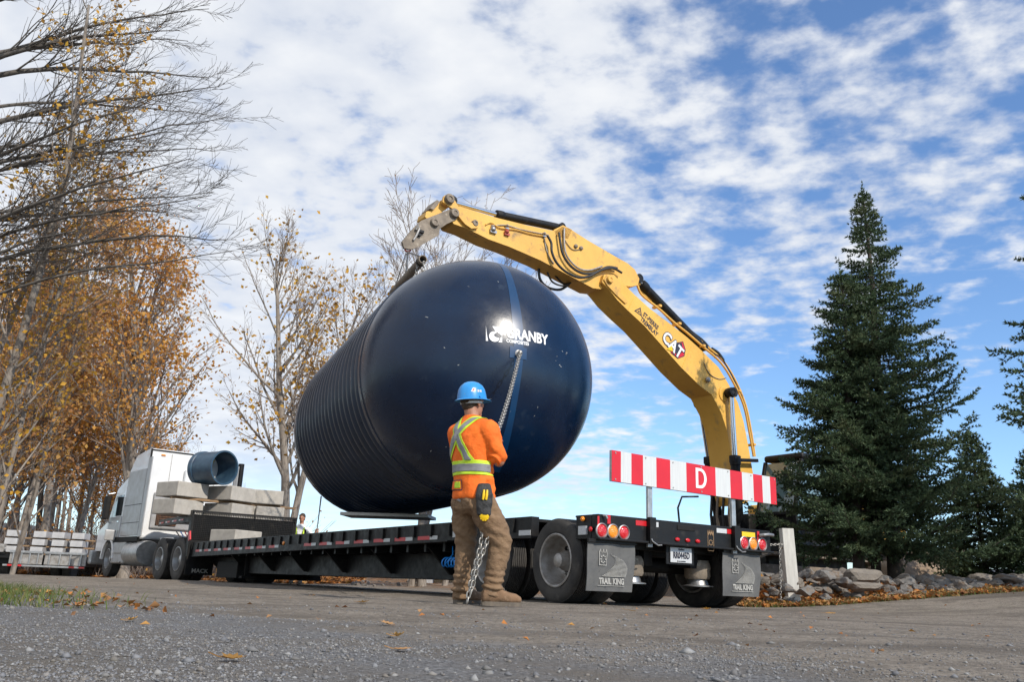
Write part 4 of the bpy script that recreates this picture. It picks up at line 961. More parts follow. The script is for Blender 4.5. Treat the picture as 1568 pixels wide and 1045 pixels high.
# ------------------------------------------------------------------ truck tractor
KH = .69; KO = V3((-7.98, 21.5, 0)); KZ = gz(-8.5, 22.5)
TRK = thing('semi_truck', 'white and silver highway truck with tall sleeper in front of the long trailer', 'truck', (KO.x, KO.y, KZ), KH)
def kb(nm, m, x0, x1, y0, y1, z0, z1, bev=.03, parent=None, seg=2):
    q = B(); q.box(((x0 + x1) / 2, (y0 + y1) / 2, (z0 + z1) / 2), (abs(x1 - x0), abs(y1 - y0), z1 - z0)); return q.out(nm, m, parent or TRK, bevel=bev, seg=seg)
q = B(); q.prism([(.03, 3.3, 1.05), (.03, 5.05, 1.05), (.03, 5.05, 3.0), (.03, 4.6, 3.45), (.03, 3.3, 3.58)], (2.44, 0, 0)); q.out('sleeper', 'truckwhite', TRK, bevel=.09, seg=3)
q = B(); q.prism([(.02, 5.06, 1.05), (.02, 6.35, 1.05), (.02, 6.35, 1.75), (.02, 5.95, 2.55), (.02, 5.06, 2.85)], (2.46, 0, 0)); q.out('cab', 'truckwhite', TRK, bevel=.07)
q = B(); q.prism([(.14, 6.36, .75), (.14, 7.8, .75), (.14, 7.8, 1.35), (.14, 7.0, 1.6), (.14, 6.36, 1.72)], (2.2, 0, 0)); q.out('hood', 'truckwhite', TRK, bevel=.12, seg=3)
kb('side_shade_panel', 'silver_and_shade', .004, .028, 3.42, 4.98, 1.15, 3.0, .01); kb('side_shade_panel', 'silver_and_shade', -.004, .02, 5.1, 6.3, 1.12, 1.72, .01)  # grey plates paint in the shade on the white sleeper and cab sides
for z_ in (1.5, 2.0): kb('panel_seam', 'black', -.002, .004, 3.42, 4.98, z_, z_ + .015, .001)
for y_ in (.6, 1.25, 1.9): kb('panel_seam', 'rim', y_, y_ + .012, 3.288, 3.298, 2.36, 3.45, .001)
kb('marker_light', 'amberlens', .3, .42, 3.27, 3.30, 3.38, 3.42, .004); kb('marker_light', 'amberlens', 2.0, 2.12, 3.27, 3.30, 3.38, 3.42, .004); kb('sill', 'black', -.01, .04, 3.3, 6.3, .98, 1.12, .01); kb('door_handle', 'chrome', -.02, 0, 5.25, 5.42, 1.55, 1.6, .004)
kb('side_window', 'glass', .012, .03, 5.2, 5.95, 1.75, 2.35, .003); kb('sleeper_window', 'glass', .022, .05, 4.2, 4.6, 1.95, 2.45, .003)
for x in (-.015, 2.485): kb('side_extender', 'silver_and_shade', x, x + .03, 3.02, 3.32, 1.1, 3.3, .01)
kb('rear_trim', 'black', .0, .05, 3.27, 3.31, 1.05, 3.55, .01); kb('top_trim', 'blacksteel', .05, 2.4, 3.28, 3.31, 3.50, 3.54, .008)
kb('air_unit', 'truckwhite', 1.0, 1.35, 3.12, 3.29, 2.55, 3.05, .03); kb('air_unit_duct', 'truckwhite', .95, 1.45, 3.14, 3.29, 2.35, 2.55, .02)
kb('grille_frame', 'silver_and_shade', .25, 1.5, 3.22, 3.29, 1.35, 2.35, .04)
gr = kb('rear_grille', 'grille', .38, .95, 3.18, 3.225, 1.45, 2.15, .01)
q = B()
for k in range(14): q.bar((.39 + k * .04, 3.17, 1.46), (.39 + k * .04, 3.17, 2.14), .008, .008)
for k in range(12): q.bar((.38, 3.165, 1.5 + k * .055), (.95, 3.165, 1.5 + k * .055), .008, .008)
q.out('wire_screen', 'blacksteel', gr, kind='stuff')
kb('rear_window', 'glass', 1.6, 2.1, 3.27, 3.295, 1.6, 2.1, .01)
q = B(); q.cyl((2.62, 3.15, 1.3), (2.62, 3.15, 3.4), .085, n=16); q.out('exhaust_stack', 'blacksteel', TRK, smooth=40)
for s_, nm in ((-.25, ''), (2.6, '')):
    mi = kb('mirror', 'black', s_, s_ + .14, 5.95, 6.25, 1.65, 2.35, .03); q = B(); q.tube([(s_ + .07, 6.1, 2.4), (s_ + .25 if s_ < 0 else s_ - .1, 6.1, 2.45)], .02, 6); q.tube([(s_ + .07, 6.1, 1.62), (s_ + .25 if s_ < 0 else s_ - .1, 6.1, 1.55)], .02, 6); q.out('mirror_arm', 'chrome', TRK, smooth=60)
hm = kb('hood_mirror', 'silver_and_shade', -.32, -.02, 5.3, 5.36, 1.02, 1.33, .03)
q = B(); q.lathe([(.31, -.62), (.33, -.58), (.33, .68), (.31, .72)], (.22, 3.55, .68), (0, 1, 0), 28); q.out('fuel_tank', 'alu', TRK, smooth=40)
kb('step_fairing', 'silver_and_shade', -.0, .40, 4.32, 5.5, .38, 1.0, .05); kb('step', 'rim', -.03, .3, 4.55, 5.3, .66, .70, .01); kb('step', 'rim', -.04, .3, 4.5, 5.35, .40, .44, .01)
q = B(); q.prism([(-.02, 5.2 + .62 * math.cos(R_(a0)) + .75, .52 + .66 * math.sin(R_(a0))) for a0 in range(0, 181, 15)] + [(-.02, 5.2 + .75 - .56 * math.cos(R_(180 - a0)) * -1 if 0 else 5.95 - .54 * math.cos(R_(a0)), .50 + .56 * math.sin(R_(a0))) for a0 in range(0, 181, 15)], (.5, 0, 0)); q.out('front_fender', 'truckwhite', TRK, smooth=40)
kb('bumper', 'alu', .0, 2.5, 7.72, 7.95, .35, .78, .05)
kb('frame_rail', 'blacksteel', .75, .9, -.9, 6.5, .62, .92, .01); kb('frame_rail', 'blacksteel', 1.6, 1.75, -.9, 6.5, .62, .92, .01); kb('fifth_wheel', 'black', .85, 1.65, .1, 1.2, .95, 1.12, .03)
kb('rear_deck_box', 'truckwhite', .5, 1.9, 1.9, 3.0, .95, 1.10, .02)
fl = kb('mud_flap', 'black', -.05, .62, -.80, -.775, .16, .95, .004)
text_obj('MACK', 'flap_lettering', 'flapprint', .13, frame((.10, -.812, .21), (1, 0, 0), (0, 0, 1)), fl, bold=.003, sx=1.1)
kb('mud_flap', 'black', 1.9, 2.55, -.80, -.775, .16, .95, .004)
q = B(); q.bar((-.03, -.7, 1.15), (-.03, -.78, .95), .03, .1); q.out('flap_bracket', 'red', TRK)
def truck_wheel(bright):
    e = bpy.data.objects.new('wheel', None); COL.objects.link(e); e.parent = TRK; r = .52; w = .14
    q = B(); prof = [(.29, w * .8), (.33, w * 1.0), (.42, w * 1.02), (.49, w * .9)]
    for k in range(6): h = w * .8 - k * w * .3; prof += [(r, h), (r, h - w * .2), (r - .012, h - w * .22), (r - .012, h - w * .28)]
    prof += [(.49, -w * .95), (.33, -w), (.29, -w * .8), (.29, w * .8)]
    q.lathe(prof, (0, 0, 0), (-1, 0, 0), 40, cap=False); q.out('tyre', 'tyre', e, smooth=35)
    q = B(); q.lathe([(.292, w * .75), (.29, w), (.275, w * 1.02), (.262, w * .5), (.25, -w * .3), (.2, -w * .5), (.12, -w * .45), (.11, w * .3), (.08, w * .5), (.004, w * .55)], (0, 0, 0), (-1, 0, 0), 32, cap=False); q.out('rim', 'alu', e, smooth=40)
    for k in range(8): 
        a0 = k * PI / 4; q = B(); q.ball((w * .45, math.cos(a0) * .19, math.sin(a0) * .19), (.02, .03, .03), 8, 6); q.out('hand_hole', 'black', e, smooth=40)
    return e
tw = truck_wheel(True); tw.location = (.14, 0, .52)
for x, y in ((.46, 0), (.14, 1.3), (.46, 1.3), (2.05, 0), (2.36, 0), (2.05, 1.3), (2.36, 1.3), (.17, 5.95), (2.33, 5.95)):
    c = copy_tree(tw, TRK); c.location = (x, y, .52); c.rotation_euler = (.3 + x + y, 0, PI if x > 2.3 or x == .46 else 0)
kb('axle', 'black', .5, 2.0, -.08, .08, .44, .60, .02); kb('axle', 'black', .5, 2.0, 1.22, 1.38, .44, .60, .02); kb('axle', 'black', .3, 2.2, 5.88, 6.02, .44, .56, .02)
for k in range(3):
    q = B(); q.tube([(1.0 + k * .12, 3.2, 1.3), (1.0 + k * .12, 2.6, 1.05 - .03 * k), (1.0 + k * .1, 1.9, 1.25)], .016, 6); q.out('air_line', ('hose', 'bluehose', 'red')[k], TRK, smooth=60)

# ------------------------------------------------------------------ concrete blocks, collar, timber on the gooseneck
def rot_block(u, v, z, s, h, ang, label, group, m='concrete', name='concrete_block'):
    q = B(); q.box((0, 0, h / 2), (s, s, h)); o = q.out(name, m, None, bevel=.018); o.location = T(u, v, z); o.rotation_euler = (0, 0, YAW + ang); return meta(o, label, 'block', group)
g_ = 'square concrete blocks stacked on the trailer gooseneck'
wds = ('leftmost', 'middle', 'rightmost')
for i, (u, s_, a_b) in enumerate(((-.16, .86, 24), (1.18, .94, 31), (2.16, .72, -10))):
    rot_block(u, 16.2 + (.0, .05, .0)[i], 1.545, s_, .37, R_(a_b), f'{wds[i]} pale concrete block of the lower layer on the gooseneck', g_)
for i, (u, s_, a_b) in enumerate(((-.10, .90, 21), (1.14, .93, 28), (2.12, .74, -14))):
    rot_block(u, 16.2 + (.03, .0, .04)[i], 1.985, s_, .36, R_(a_b), f'{wds[i]} pale concrete block of the upper layer on the gooseneck', g_)
for i, u in enumerate((.05, .9, 1.75, 2.4)):
    q = B(); q.box((0, 0, 0), (.95, .14, .055)); o = q.out('timber_spacer', 'wood', None, bevel=.004); o.location = T(u, 15.95 + .08 * i, 1.947); o.rotation_euler = (0, 0, YAW + (.05, -.1, .08, 0)[i])
    meta(o, ('short timber under the leftmost upper block', 'timber between block layers just left of centre', 'timber between block layers just right of centre', 'timber spacer under the rightmost upper block')[i], 'timber', 'timber spacers between the block layers')
rot_block(.86, 14.45, .858, .84, .32, R_(26), 'single pale concrete block on the lower deck before the mesh screen', None)
cl = thing('pipe_collar', 'short blue fibreglass pipe collar lying on the concrete blocks', 'pipe', T(.52, 16.0, 2.345 + .43), YAW + .42)
q = B(); q.lathe([(.40, .45), (.44, .45), (.44, .38), (.425, .37), (.425, -.30), (.45, -.32), (.45, -.44), (.40, -.44), (.385, -.3), (.385, .40)], (0, 0, 0), (0, -1, 0), 44, cap=False)
q.lathe([(.40, .45), (.385, .40)], (0, 0, 0), (0, -1, 0), 44, cap=False); q.out('pipe_wall', 'bluecollar', cl, smooth=35)
q = B(); q.cyl((0, .28, 0), (0, .31, 0), .385, n=40); q.out('inner_disc', 'foam', cl, smooth=35)
for x, z in ((-.12, .2), (.1, -.12)):
    q = B(); q.cyl((x, .265, z), (x, .30, z), .035, n=14); q.out('disc_hole', 'black', cl, smooth=35)
q = B(); q.ball((.16, .24, .22), (.05, .02, .035), 8, 6); q.out('label_tag', 'toolyellow', cl)

# ------------------------------------------------------------------ flatbed with kerb stones at the left
LO = at(66, 885, 28); LZ0 = gz(LO.x, LO.y)
LT = thing('utility_trailer', 'grey flatbed trailer with raised rear ramps parked at the left edge', 'trailer', (-14.75, 28.0, LZ0), .18)
def lb(nm, m, x0, x1, y0, y1, z0, z1, bev=.01, parent=None):
    q = B(); q.box(((x0 + x1) / 2, (y0 + y1) / 2, (z0 + z1) / 2), (abs(x1 - x0), abs(y1 - y0), z1 - z0)); return q.out(nm, m, parent or LT, bevel=bev)
lb('deck', 'blacksteel', -1.7, 1.25, 0, 9, .62, .76); lb('rear_bar', 'alu', -1.0, 1.4, -.1, 0, .38, .44)
for x0, x1 in ((-.85, .12), (.18, 1.42)):
    r_ = lb('ramp', 'rim', x0, x1, -.06, -.02, .46, .86); lb('ramp_edge', 'alu', x0, x1, -.12, -.02, .80, .87, .004, r_)
    for k in range(4): xx = x0 + (k + .5) * (x1 - x0) / 4; lb('ramp_rib', 'alu', xx - .02, xx + .02, -.11, -.05, .46, .82, .004, r_)
for x in (-.85, -.6, .95, 1.25): lb('marker_lamp', 'redlens', x, x + .16, -.13, -.1, .385, .44, .004)
for x in (-1.5, -1.15, .35, .7):
    q = B(); q.lathe([(.25, -.13), (.42, -.14), (.46, -.10), (.46, .10), (.42, .14), (.25, .13)], (x, 1.0, .46), (1, 0, 0), 28); q.out('wheel', 'tyre', LT, smooth=40)
lb('toolbox', 'rim', -1.75, -1.05, -.1, .3, .8, 1.05); lb('frame', 'blacksteel', -1.3, 1.0, .2, 9, .45, .62); lb('left_rail', 'alu', -2.5, -1.0, -.05, .0, .88, .94); lb('left_rail', 'blacksteel', -2.5, -1.0, -.05, .0, .74, .84)
cols = [(-.95, .36), (-.16, .36), (.42, .36), (1.0, .36)]
colw = ('leftmost stack', 'second stack from the left', 'third stack from the left', 'rightmost stack'); roww = ('bottom', 'middle', 'top')
mw = LT.matrix_basis if 0 else Matrix.Translation((-14.75, 28.0, LZ0)) @ Matrix.Rotation(.18, 4, 'Z')
for i, (x, w_) in enumerate(cols):
    for r__ in range(3):
        q = B(); q.box((0, 0, .10), (.37, .7, .195)); o = q.out('kerb_stone', 'block', None, bevel=.012); o.matrix_world = mw @ Matrix.Translation((x + (.02, -.01, .015)[(i + r__) % 3], .45, .86 - .10 + .045 + r__ * .245)) 
        meta(o, f'grey concrete kerb stone, {roww[r__]} of the {colw[i]} on the left flatbed', 'kerb stone', 'kerb stones stacked on the left flatbed')
for r__ in range(3):
    q = B(); q.box((.12, .45, 0), (2.7, .08, .045)); o = q.out('timber_spacer', 'wood', None); o.matrix_world = mw @ Matrix.Translation((0, 0, .783 + r__ * .245)); meta(o, f'long timber under the {roww[r__]} row of kerb stones at left', 'timber', 'timber spacers between the kerb stones')

# ------------------------------------------------------------------ posts and small things
pz = gz(3.79, 11.5)
o_ = thing('wooden_post', 'weathered white painted wooden post leaning beside the field stones', 'post', (3.79, 11.5, pz))
q = B(); q.prism([(-.08, -.06, -.1), (.075, -.06, -.1), (.075, .08, -.1), (-.08, .08, -.1)], (-.045, 0, 1.03)); q.out('shaft', 'postpaint', o_, bevel=.008)
q = B(); q.cyl((-.11, -.02, .68), (-.17, -.03, .67), .012, n=8); q.out('eye_bolt', 'mud', o_)
chain('barrier_chain', 'rusty chain draped from the white post towards the trailer corner', [V3((3.66, 11.42, pz + .72)), V3((3.45, 11.35, pz + .70)), V3((3.15, 11.3, pz + .68)), V3((2.95, 11.3, pz + .67))], .05)
chain('barrier_chain', 'rusty chain hanging straight down beside the white post', [V3((3.62, 11.42, pz + .70)), V3((3.61, 11.43, pz + .2)), V3((3.60, 11.44, pz - .05))], .05)
p = at(629, 884, 21); q = B(); q.box((0, 0, .25), (.12, .12, .5)); o = q.out('marker_post', 'postpaint', None, bevel=.006); o.location = (p.x, p.y, gz(p.x, p.y)); meta(o, 'short white post seen beneath the trailer beside pale stone blocks', 'post')
for k, (px_, h_) in enumerate(((642, .42), (655, .30))):
    p = at(px_, 884, 21.2); q = B(); q.box((0, 0, h_ / 2), (.26, .3, h_)); o = q.out('stone_block', 'block', None, bevel=.02); o.location = (p.x, p.y, gz(p.x, p.y)); meta(o, ('taller pale stone block beside the short white post', 'lower pale stone block near the dry reeds')[k], 'block')

# ------------------------------------------------------------------ people
def organic(b_, name, m, parent, voxel=.012, smooth=6, fold=None):
    """one continuous skin over the overlapping solids in b_"""
    me = bpy.data.meshes.new(name); me.from_pydata(b_.v, [], b_.f)
    bm = bmesh.new(); bm.from_mesh(me); bmesh.ops.recalc_face_normals(bm, faces=bm.faces); bm.to_mesh(me); bm.free()
    o = bpy.data.objects.new(name, me); COL.objects.link(o)
    r = o.modifiers.new('r', 'REMESH'); r.mode = 'VOXEL'; r.voxel_size = voxel
    s = o.modifiers.new('s', 'SMOOTH'); s.iterations = smooth; s.factor = .5
    dg = bpy.context.evaluated_depsgraph_get(); me2 = bpy.data.meshes.new_from_object(o.evaluated_get(dg))
    bpy.data.objects.remove(o); me2.name = name
    if fold:
        ns = [v.normal.copy() for v in me2.vertices]
        for v, n in zip(me2.vertices, ns): v.co += n * fold(v.co)
    me2.materials.clear(); me2.materials.append(M[m]); me2.polygons.foreach_set('use_smooth', [True] * len(me2.polygons)); me2.update()
    o = bpy.data.objects.new(name, me2); COL.objects.link(o); o.parent = parent; return o
def patch(src, name, m, parent, planes, keep=None, off=.004, thick=.002):
    bm = bmesh.new(); bm.from_mesh(src.data)
    for co, no in planes:                    # keep the side against the normal
        bmesh.ops.bisect_plane(bm, geom=bm.verts[:] + bm.edges[:] + bm.faces[:], plane_co=co, plane_no=no, clear_outer=True)
    if keep: bmesh.ops.delete(bm, geom=[f for f in bm.faces if not keep(f.calc_center_median())], context='FACES')
    bm.normal_update()
    for v in bm.verts: v.co += v.normal * off
    me = bpy.data.meshes.new(name); bm.to_mesh(me); bm.free(); me.materials.clear(); me.materials.append(M[m])
    o = bpy.data.objects.new(name, me); COL.objects.link(o); o.parent = parent
    s = o.modifiers.new('thickness', 'SOLIDIFY'); s.thickness = thick; s.offset = 1
    return o
def hand(b_, wrist, d, up, curl=1.1, side=1, s=1.0):
    """palm, four unequal bent fingers and a thumb from its side"""
    d = V3(d).normalized(); up = V3(up); up = (up - d * up.dot(d)).normalized(); r = d.cross(up) * side; w = V3(wrist)
    b_.loft([(w - d * .01, r * .024 * s, up * .019 * s), (w + d * .03 * s, r * .036 * s, up * .016 * s), (w + d * .085 * s, r * .041 * s, up * .014 * s), (w + d * .10 * s, r * .036 * s, up * .011 * s)], 14)
    for i, L_ in enumerate((.068, .078, .074, .058)):
        p = w + d * .088 * s + r * (.030 - .020 * i) * s; a = 0; pts = [p]; dd = d
        for k, f in enumerate((.42, .33, .25)):
            a += curl * (.55, .9, .7)[k]; dd = (d * math.cos(a) - up * math.sin(a)).normalized(); p = p + dd * L_ * f * s; pts.append(p)
        b_.limb(pts, [.0095 * s, .009 * s, .0085 * s, .0075 * s], 8)
    p = w + d * .03 * s + r * .032 * s; p2 = p + (d * .6 + r * .7 - up * .35).normalized() * .036 * s; p3 = p2 + (d * .8 - r * .1 - up * .6).normalized() * .03 * s; p4 = p3 + (d * .6 - r * .45 - up * .6).normalized() * .024 * s
    b_.limb([p, p2, p3, p4], [.014 * s, .0115 * s, .0105 * s, .009 * s], 8)

BASE = V3((-.22, 6.86, 0))
MAN = thing('person', 'worker in blue hard hat and orange shirt seen from behind, holding the chain', 'person', BASE)
def w(x, y, z): return V3((x, y, z)) - BASE
PH = R_(45); Fd = V3((math.sin(PH), math.cos(PH), 0)); Rd = V3((math.cos(PH), -math.sin(PH), 0))
# shirt
q = B()
secs = [(.800, -.262, 6.885, .180, .140), (.83, -.262, 6.885, .188, .146), (.90, -.265, 6.885, .184, .142), (.97, -.270, 6.88, .176, .134), (1.04, -.276, 6.88, .176, .132), (1.12, -.280, 6.875, .184, .136), (1.20, -.284, 6.87, .196, .142), (1.29, -.290, 6.87, .204, .142),
        (1.36, -.294, 6.87, .196, .125), (1.405, -.296, 6.88, .155, .10), (1.435, -.298, 6.888, .105, .085), (1.462, -.300, 6.90, .080, .076), (1.488, -.300, 6.905, .070, .070)]
q.loft([(w(x, y, z), Rd * a, Fd * b_) for z, x, y, a, b_ in secs], 28)
shR, elR = w(-.160, 6.745, 1.345), w(-.070, 6.77, 1.115)
shL, elL = w(-.425, 7.0, 1.345), w(-.37, 7.19, 1.14)
q.limb([w(-.215, 6.79, 1.36), shR, shR.lerp(elR, .45), shR.lerp(elR, .9)], [.085, .088, .083, .074], 18)
q.limb([w(-.36, 6.94, 1.36), shL, shL.lerp(elL, .5), shL.lerp(elL, .9)], [.085, .086, .08, .072], 18)
def shirt_fold(c):
    p = c + BASE; f = noise.noise(V3((p.x * 7 + p.z * 4, p.y * 7, p.z * 8))) * .009 + noise.noise(V3((p.x * 19, p.y * 19, p.z * 15 - p.x * 9))) * .0045
    if p.x > -.16 and p.z < 1.33: f += .007 * math.sin((p.z * 1.0 + p.x * .8 + .1 * noise.noise(p * 9)) * 62) * min(1, (1.33 - p.z) * 7)
    if p.z < .97: f += .007 * noise.noise(V3((p.x * 22, p.y * 22, p.z * 7)))
    if 1.0 < p.z < 1.3: f += .006 * math.sin((p.z * .9 - (p - V3((-.28, 6.87, 0))).dot(Rd) * 1.2) * 36 + 2 * noise.noise(p * 5)) * (.5 + .5 * noise.noise(p * 4 + V3((3, 1, 2))))
    return f
SH = organic(q, 'shirt', 'orange', MAN, .0085, 5, shirt_fold)
cen = w(-.28, 6.88, 0)
def sz(p): return (p - cen).dot(Rd), p.z
def zb(z0, z1, tilt=.0): n = V3((0, 0, 1)) - Rd * tilt; n.normalize(); return [(V3((0, 0, z1)) + cen, n), (V3((0, 0, z0)) + cen, -n)]
inb = lambda p: sz(p)[0] < .215 and not (p.x + BASE.x > -.135 and p.z > 1.0)
patch(SH, 'waist_tape', 'lime', MAN, zb(.985, 1.098), inb, .003)
patch(SH, 'waist_tape_centre', 'silvertape', MAN, zb(1.010, 1.070), inb, .0062)
def strap(nm, s0, z0, s1, z1, hw, m, off, back=True):
    a = cen + Rd * s0 + V3((0, 0, z0)); b_ = cen + Rd * s1 + V3((0, 0, z1)); d = (b_ - a).normalized(); n = d.cross(Fd).normalized()
    return patch(SH, nm, m, MAN, [(a + n * hw, n), (a - n * hw, -n), (V3((0, 0, 1.098)) + cen, V3((0, 0, -1)))], lambda p: (p - cen).dot(Fd) < (.035 if back else 9) and p.z < 1.47, off)
for hw, m, off, nm in ((.042, 'lime', .0035, 'back_strap'), (.0225, 'silvertape', .0068, 'back_strap_centre')):
    strap(nm, -.105, 1.43, .075, 1.12, hw, m, off)
    strap(nm, .075, 1.44, -.18, 1.12, hw, m, off + .0022)
for a, b_, z0, z1, m, off in ((-.13, .03, .862, .945, 'ink', .003), (-.122, .022, .870, .937, 'orange', .0045), (-.055, .012, .880, .930, 'lime', .0058), (-.13, -.128, .88, .9, 'ink', .006)):
    patch(SH, 'printed_label', m, MAN, [(cen + Rd * b_, Rd), (cen + Rd * a, -Rd)] + zb(z0, z1, -.03), lambda p: (p - cen).dot(Fd) < 0, off, .001)
# trousers
q = B()
q.loft([(w(-.255, 6.89, .90), Rd * .162, Fd * .125), (w(-.255, 6.89, .84), Rd * .172, Fd * .14), (w(-.25, 6.89, .78), Rd * .180, Fd * .155), (w(-.25, 6.89, .72), Rd * .17, Fd * .145), (w(-.25, 6.89, .68), Rd * .10, Fd * .10)], 24)
q.limb([w(-.185, 6.82, .765), w(-.135, 6.82, .67), w(-.035, 6.83, .505), w(-.03, 6.835, .44), w(-.055, 6.83, .29), w(-.075, 6.83, .17), w(-.078, 6.83, .125)], [.118, .116, .094, .088, .076, .074, .078], 18)
q.limb([w(-.325, 6.96, .765), w(-.325, 6.98, .65), w(-.305, 7.01, .46), w(-.305, 7.01, .38), w(-.315, 7.0, .25), w(-.318, 6.99, .15), w(-.318, 6.99, .115)], [.112, .105, .084, .080, .072, .074, .078], 18)
def leg_fold(c):
    p = c + BASE; k = max(0, (.30 - p.z) / .2); kn = math.exp(-((p.z - .50) / .09) ** 2)
    f = noise.noise(V3((p.x * 7, p.y * 7, p.z * 5 + p.x * 5))) * .007 - abs(noise.noise(V3((p.x * 9 + p.z * 6, p.y * 9, p.z * 17 - p.x * 14)))) * .010 - abs(noise.noise(V3((p.x * 16, p.y * 16, p.z * 34 + p.x * 20)))) * .006 + .005
    f += k * .013 * math.sin(p.z * 115 + 2.2 * noise.noise(p * 8) + p.x * 12) + kn * .006 * math.sin(p.z * 75 + p.x * 40 + 2 * noise.noise(p * 7))
    if .66 < p.z < .84: f += .006 * math.sin((p.z * .7 + p.x) * 60 + 2 * noise.noise(p * 6))
    return f
TRS = organic(q, 'trousers', 'khaki', MAN, .0085, 5, leg_fold)
patch(TRS, 'pocket_tag', 'silvertape', MAN, [(cen + Rd * .015, Rd), (cen + Rd * -.06, -Rd)] + zb(.775, .795, -.35), lambda p: (p - cen).dot(Fd) < 0, .004, .001)
for a, b_, z0, z1, k in ((-.065, -.060, .70, .80, 0), (.02, .025, .70, .80, 0), (-.065, .025, .698, .703, 0), (.10, .104, .45, .80, 0)):
    patch(TRS, 'pocket_seam', 'boot', MAN, [(cen + Rd * b_, Rd), (cen + Rd * a, -Rd)] + zb(z0, z1), lambda p: (p - cen).dot(Fd) < 0, .0015, .001)
# boots
def boot(heel, toe, tag_):
    d = (toe - heel); L_ = d.length; d.normalize(); r = d.cross(V3((0, 0, 1))).normalized(); e = bpy.data.objects.new('boot', None); COL.objects.link(e); e.parent = MAN
    def c(t, z, wd, h): return (heel + d * (L_ * t) + V3((0, 0, z)), r * wd, V3((0, 0, h)))
    q = B()
    q.loft([c(-.0, .055, .03, .03), c(.04, .07, .044, .05), c(.2, .08, .047, .065), c(.45, .078, .046, .058), (heel + d * L_ * .68 + V3((0, 0, .062)), r * .051, V3((0, 0, .042))), (heel + d * L_ * .88 + V3((0, 0, .056)), r * .050, V3((0, 0, .036))), (heel + d * L_ * .985 + V3((0, 0, .048)), r * .034, V3((0, 0, .024)))], 18)
    q.loft([(heel + d * L_ * .26 + V3((0, 0, .06)), d * .068, r * .046), (heel + d * L_ * .25 + V3((0, 0, .13)), d * .062, r * .050), (heel + d * L_ * .24 + V3((0, 0, .20)), d * .066, r * .056)], 18)
    organic(q, 'upper', 'boot', e, .007, 4, lambda p: noise.noise(p * 18) * .005 + noise.noise(p * 45) * .0015)
    q = B()
    n = 20; pts = []
    for i in range(n):
        t = 2 * PI * i / n; x = .5 - .52 * math.cos(t); wd = (.052 if x > .5 else .045) * math.copysign(abs(math.sin(t)) ** .7, math.sin(t)) * (1 - .18 * math.exp(-((x - .42) / .12) ** 2)); pts.append(heel + d * L_ * x + r * wd)
    q.prism([p + V3((0, 0, 0)) for p in pts], (0, 0, .032)); q.out('sole', 'sole', e, bevel=.004)
    q = B()
    for k in range(5):
        p = heel + d * L_ * (.60 - .055 * k) + V3((0, 0, .108 + .019 * k)); q.tube([p - r * .028 - V3((0, 0, .008)), p + V3((0, 0, .006)), p + r * .028 - V3((0, 0, .008))], .0035, 6)
    q.out('lace', 'rock_tan', e, smooth=60)
    return e
boot(w(-.155, 6.80, -.002), w(.150, 6.865, -.002), 0); boot(w(-.375, 6.975, -.002), w(-.135, 7.14, -.002), 1)
# head, neck, forearms and hands: one skin each
HC = w(-.308, 6.925, 1.590); HP = R_(42); hF = V3((math.sin(HP), math.cos(HP), .12)).normalized(); hR = V3((math.cos(HP), -math.sin(HP), 0)); hU = hR.cross(hF)
def hd(r, f, u): return HC + hR * r + hF * f + hU * u
q = B()
Mh = Matrix((hR, hF, hU)).transposed()
q.ball(hd(0, -.005, .045), (.077, .098, .085), 20, 14, Mx=Mh); q.ball(hd(0, .025, -.03), (.062, .072, .085), 18, 12, Mx=Mh); q.ball(hd(0, .06, -.085), (.036, .034, .028), 12, 8, Mx=Mh)
q.limb([w(-.300, 6.90, 1.45), hd(0, -.025, -.03)], [.058, .056], 16)
q.limb([hd(0, .092, .028), hd(0, .118, -.012)], [.009, .015], 10); q.ball(hd(0, .085, .05), (.055, .02, .014), 12, 8, Mx=Mh)
q.ball(hd(0, .092, -.048), (.024, .012, .007), 10, 6, Mx=Mh); q.ball(hd(0, .09, -.060), (.021, .012, .007), 10, 6, Mx=Mh)
for s in (-1, 1):
    q.ball(hd(.077 * s, .0, .0), (.010, .018, .030), 12, 8, Mx=Mh); q.ball(hd(.083 * s, -.008, .008), (.006, .012, .020), 10, 8, Mx=Mh); q.ball(hd(.034 * s, .075, -.005), (.022, .018, .018), 10, 8, Mx=Mh)
organic(q, 'head', 'skin', MAN, .0055, 3)
for s in (-1, 1):
    q = B(); q.ball(hd(.031 * s, .086, .028), .0115, 12, 8); q.out('eye', 'white', MAN, smooth=60); q = B(); q.ball(hd(.031 * s, .0955, .028), .0045, 8, 6); q.out('iris', 'ink', MAN, smooth=60)
q = B(); q.ball(hd(0, -.022, .030), (.080, .092, .075), 20, 14, Mx=Mh); q.ball(hd(0, -.050, -.022), (.058, .050, .040), 16, 10, Mx=Mh)
for s in (-1, 1): q.ball(hd(.070 * s, .012, .022), (.012, .014, .03), 8, 6, Mx=Mh)
organic(q, 'hair', 'hair', MAN, .007, 3, lambda p: noise.noise(p * 60) * .002)
q = B(); q.limb([elR + V3((-.005, 0, .02)), elR + V3((.004, .01, -.008)), elR.lerp(HAND - BASE, .45), elR.lerp(HAND - BASE, .72)], [.045, .048, .042, .03], 14); dH = (HAND - BASE - elR).normalized()
hand(q, elR.lerp(HAND - BASE, .72), dH, V3((-.6, -.5, .6)), 1.15, 1); organic(q, 'right_forearm_and_hand' if 0 else 'forearm', 'skin', MAN, .0055, 3)
q = B(); HL = HAND - BASE + V3((.0, .01, -.12)); q.limb([elL, elL.lerp(HL, .45), elL.lerp(HL, .70)], [.045, .04, .03], 14)
hand(q, elL.lerp(HL, .70), (HL - elL).normalized(), V3((0, .5, .8)), 1.15, -1); organic(q, 'forearm', 'skin', MAN, .0055, 3)
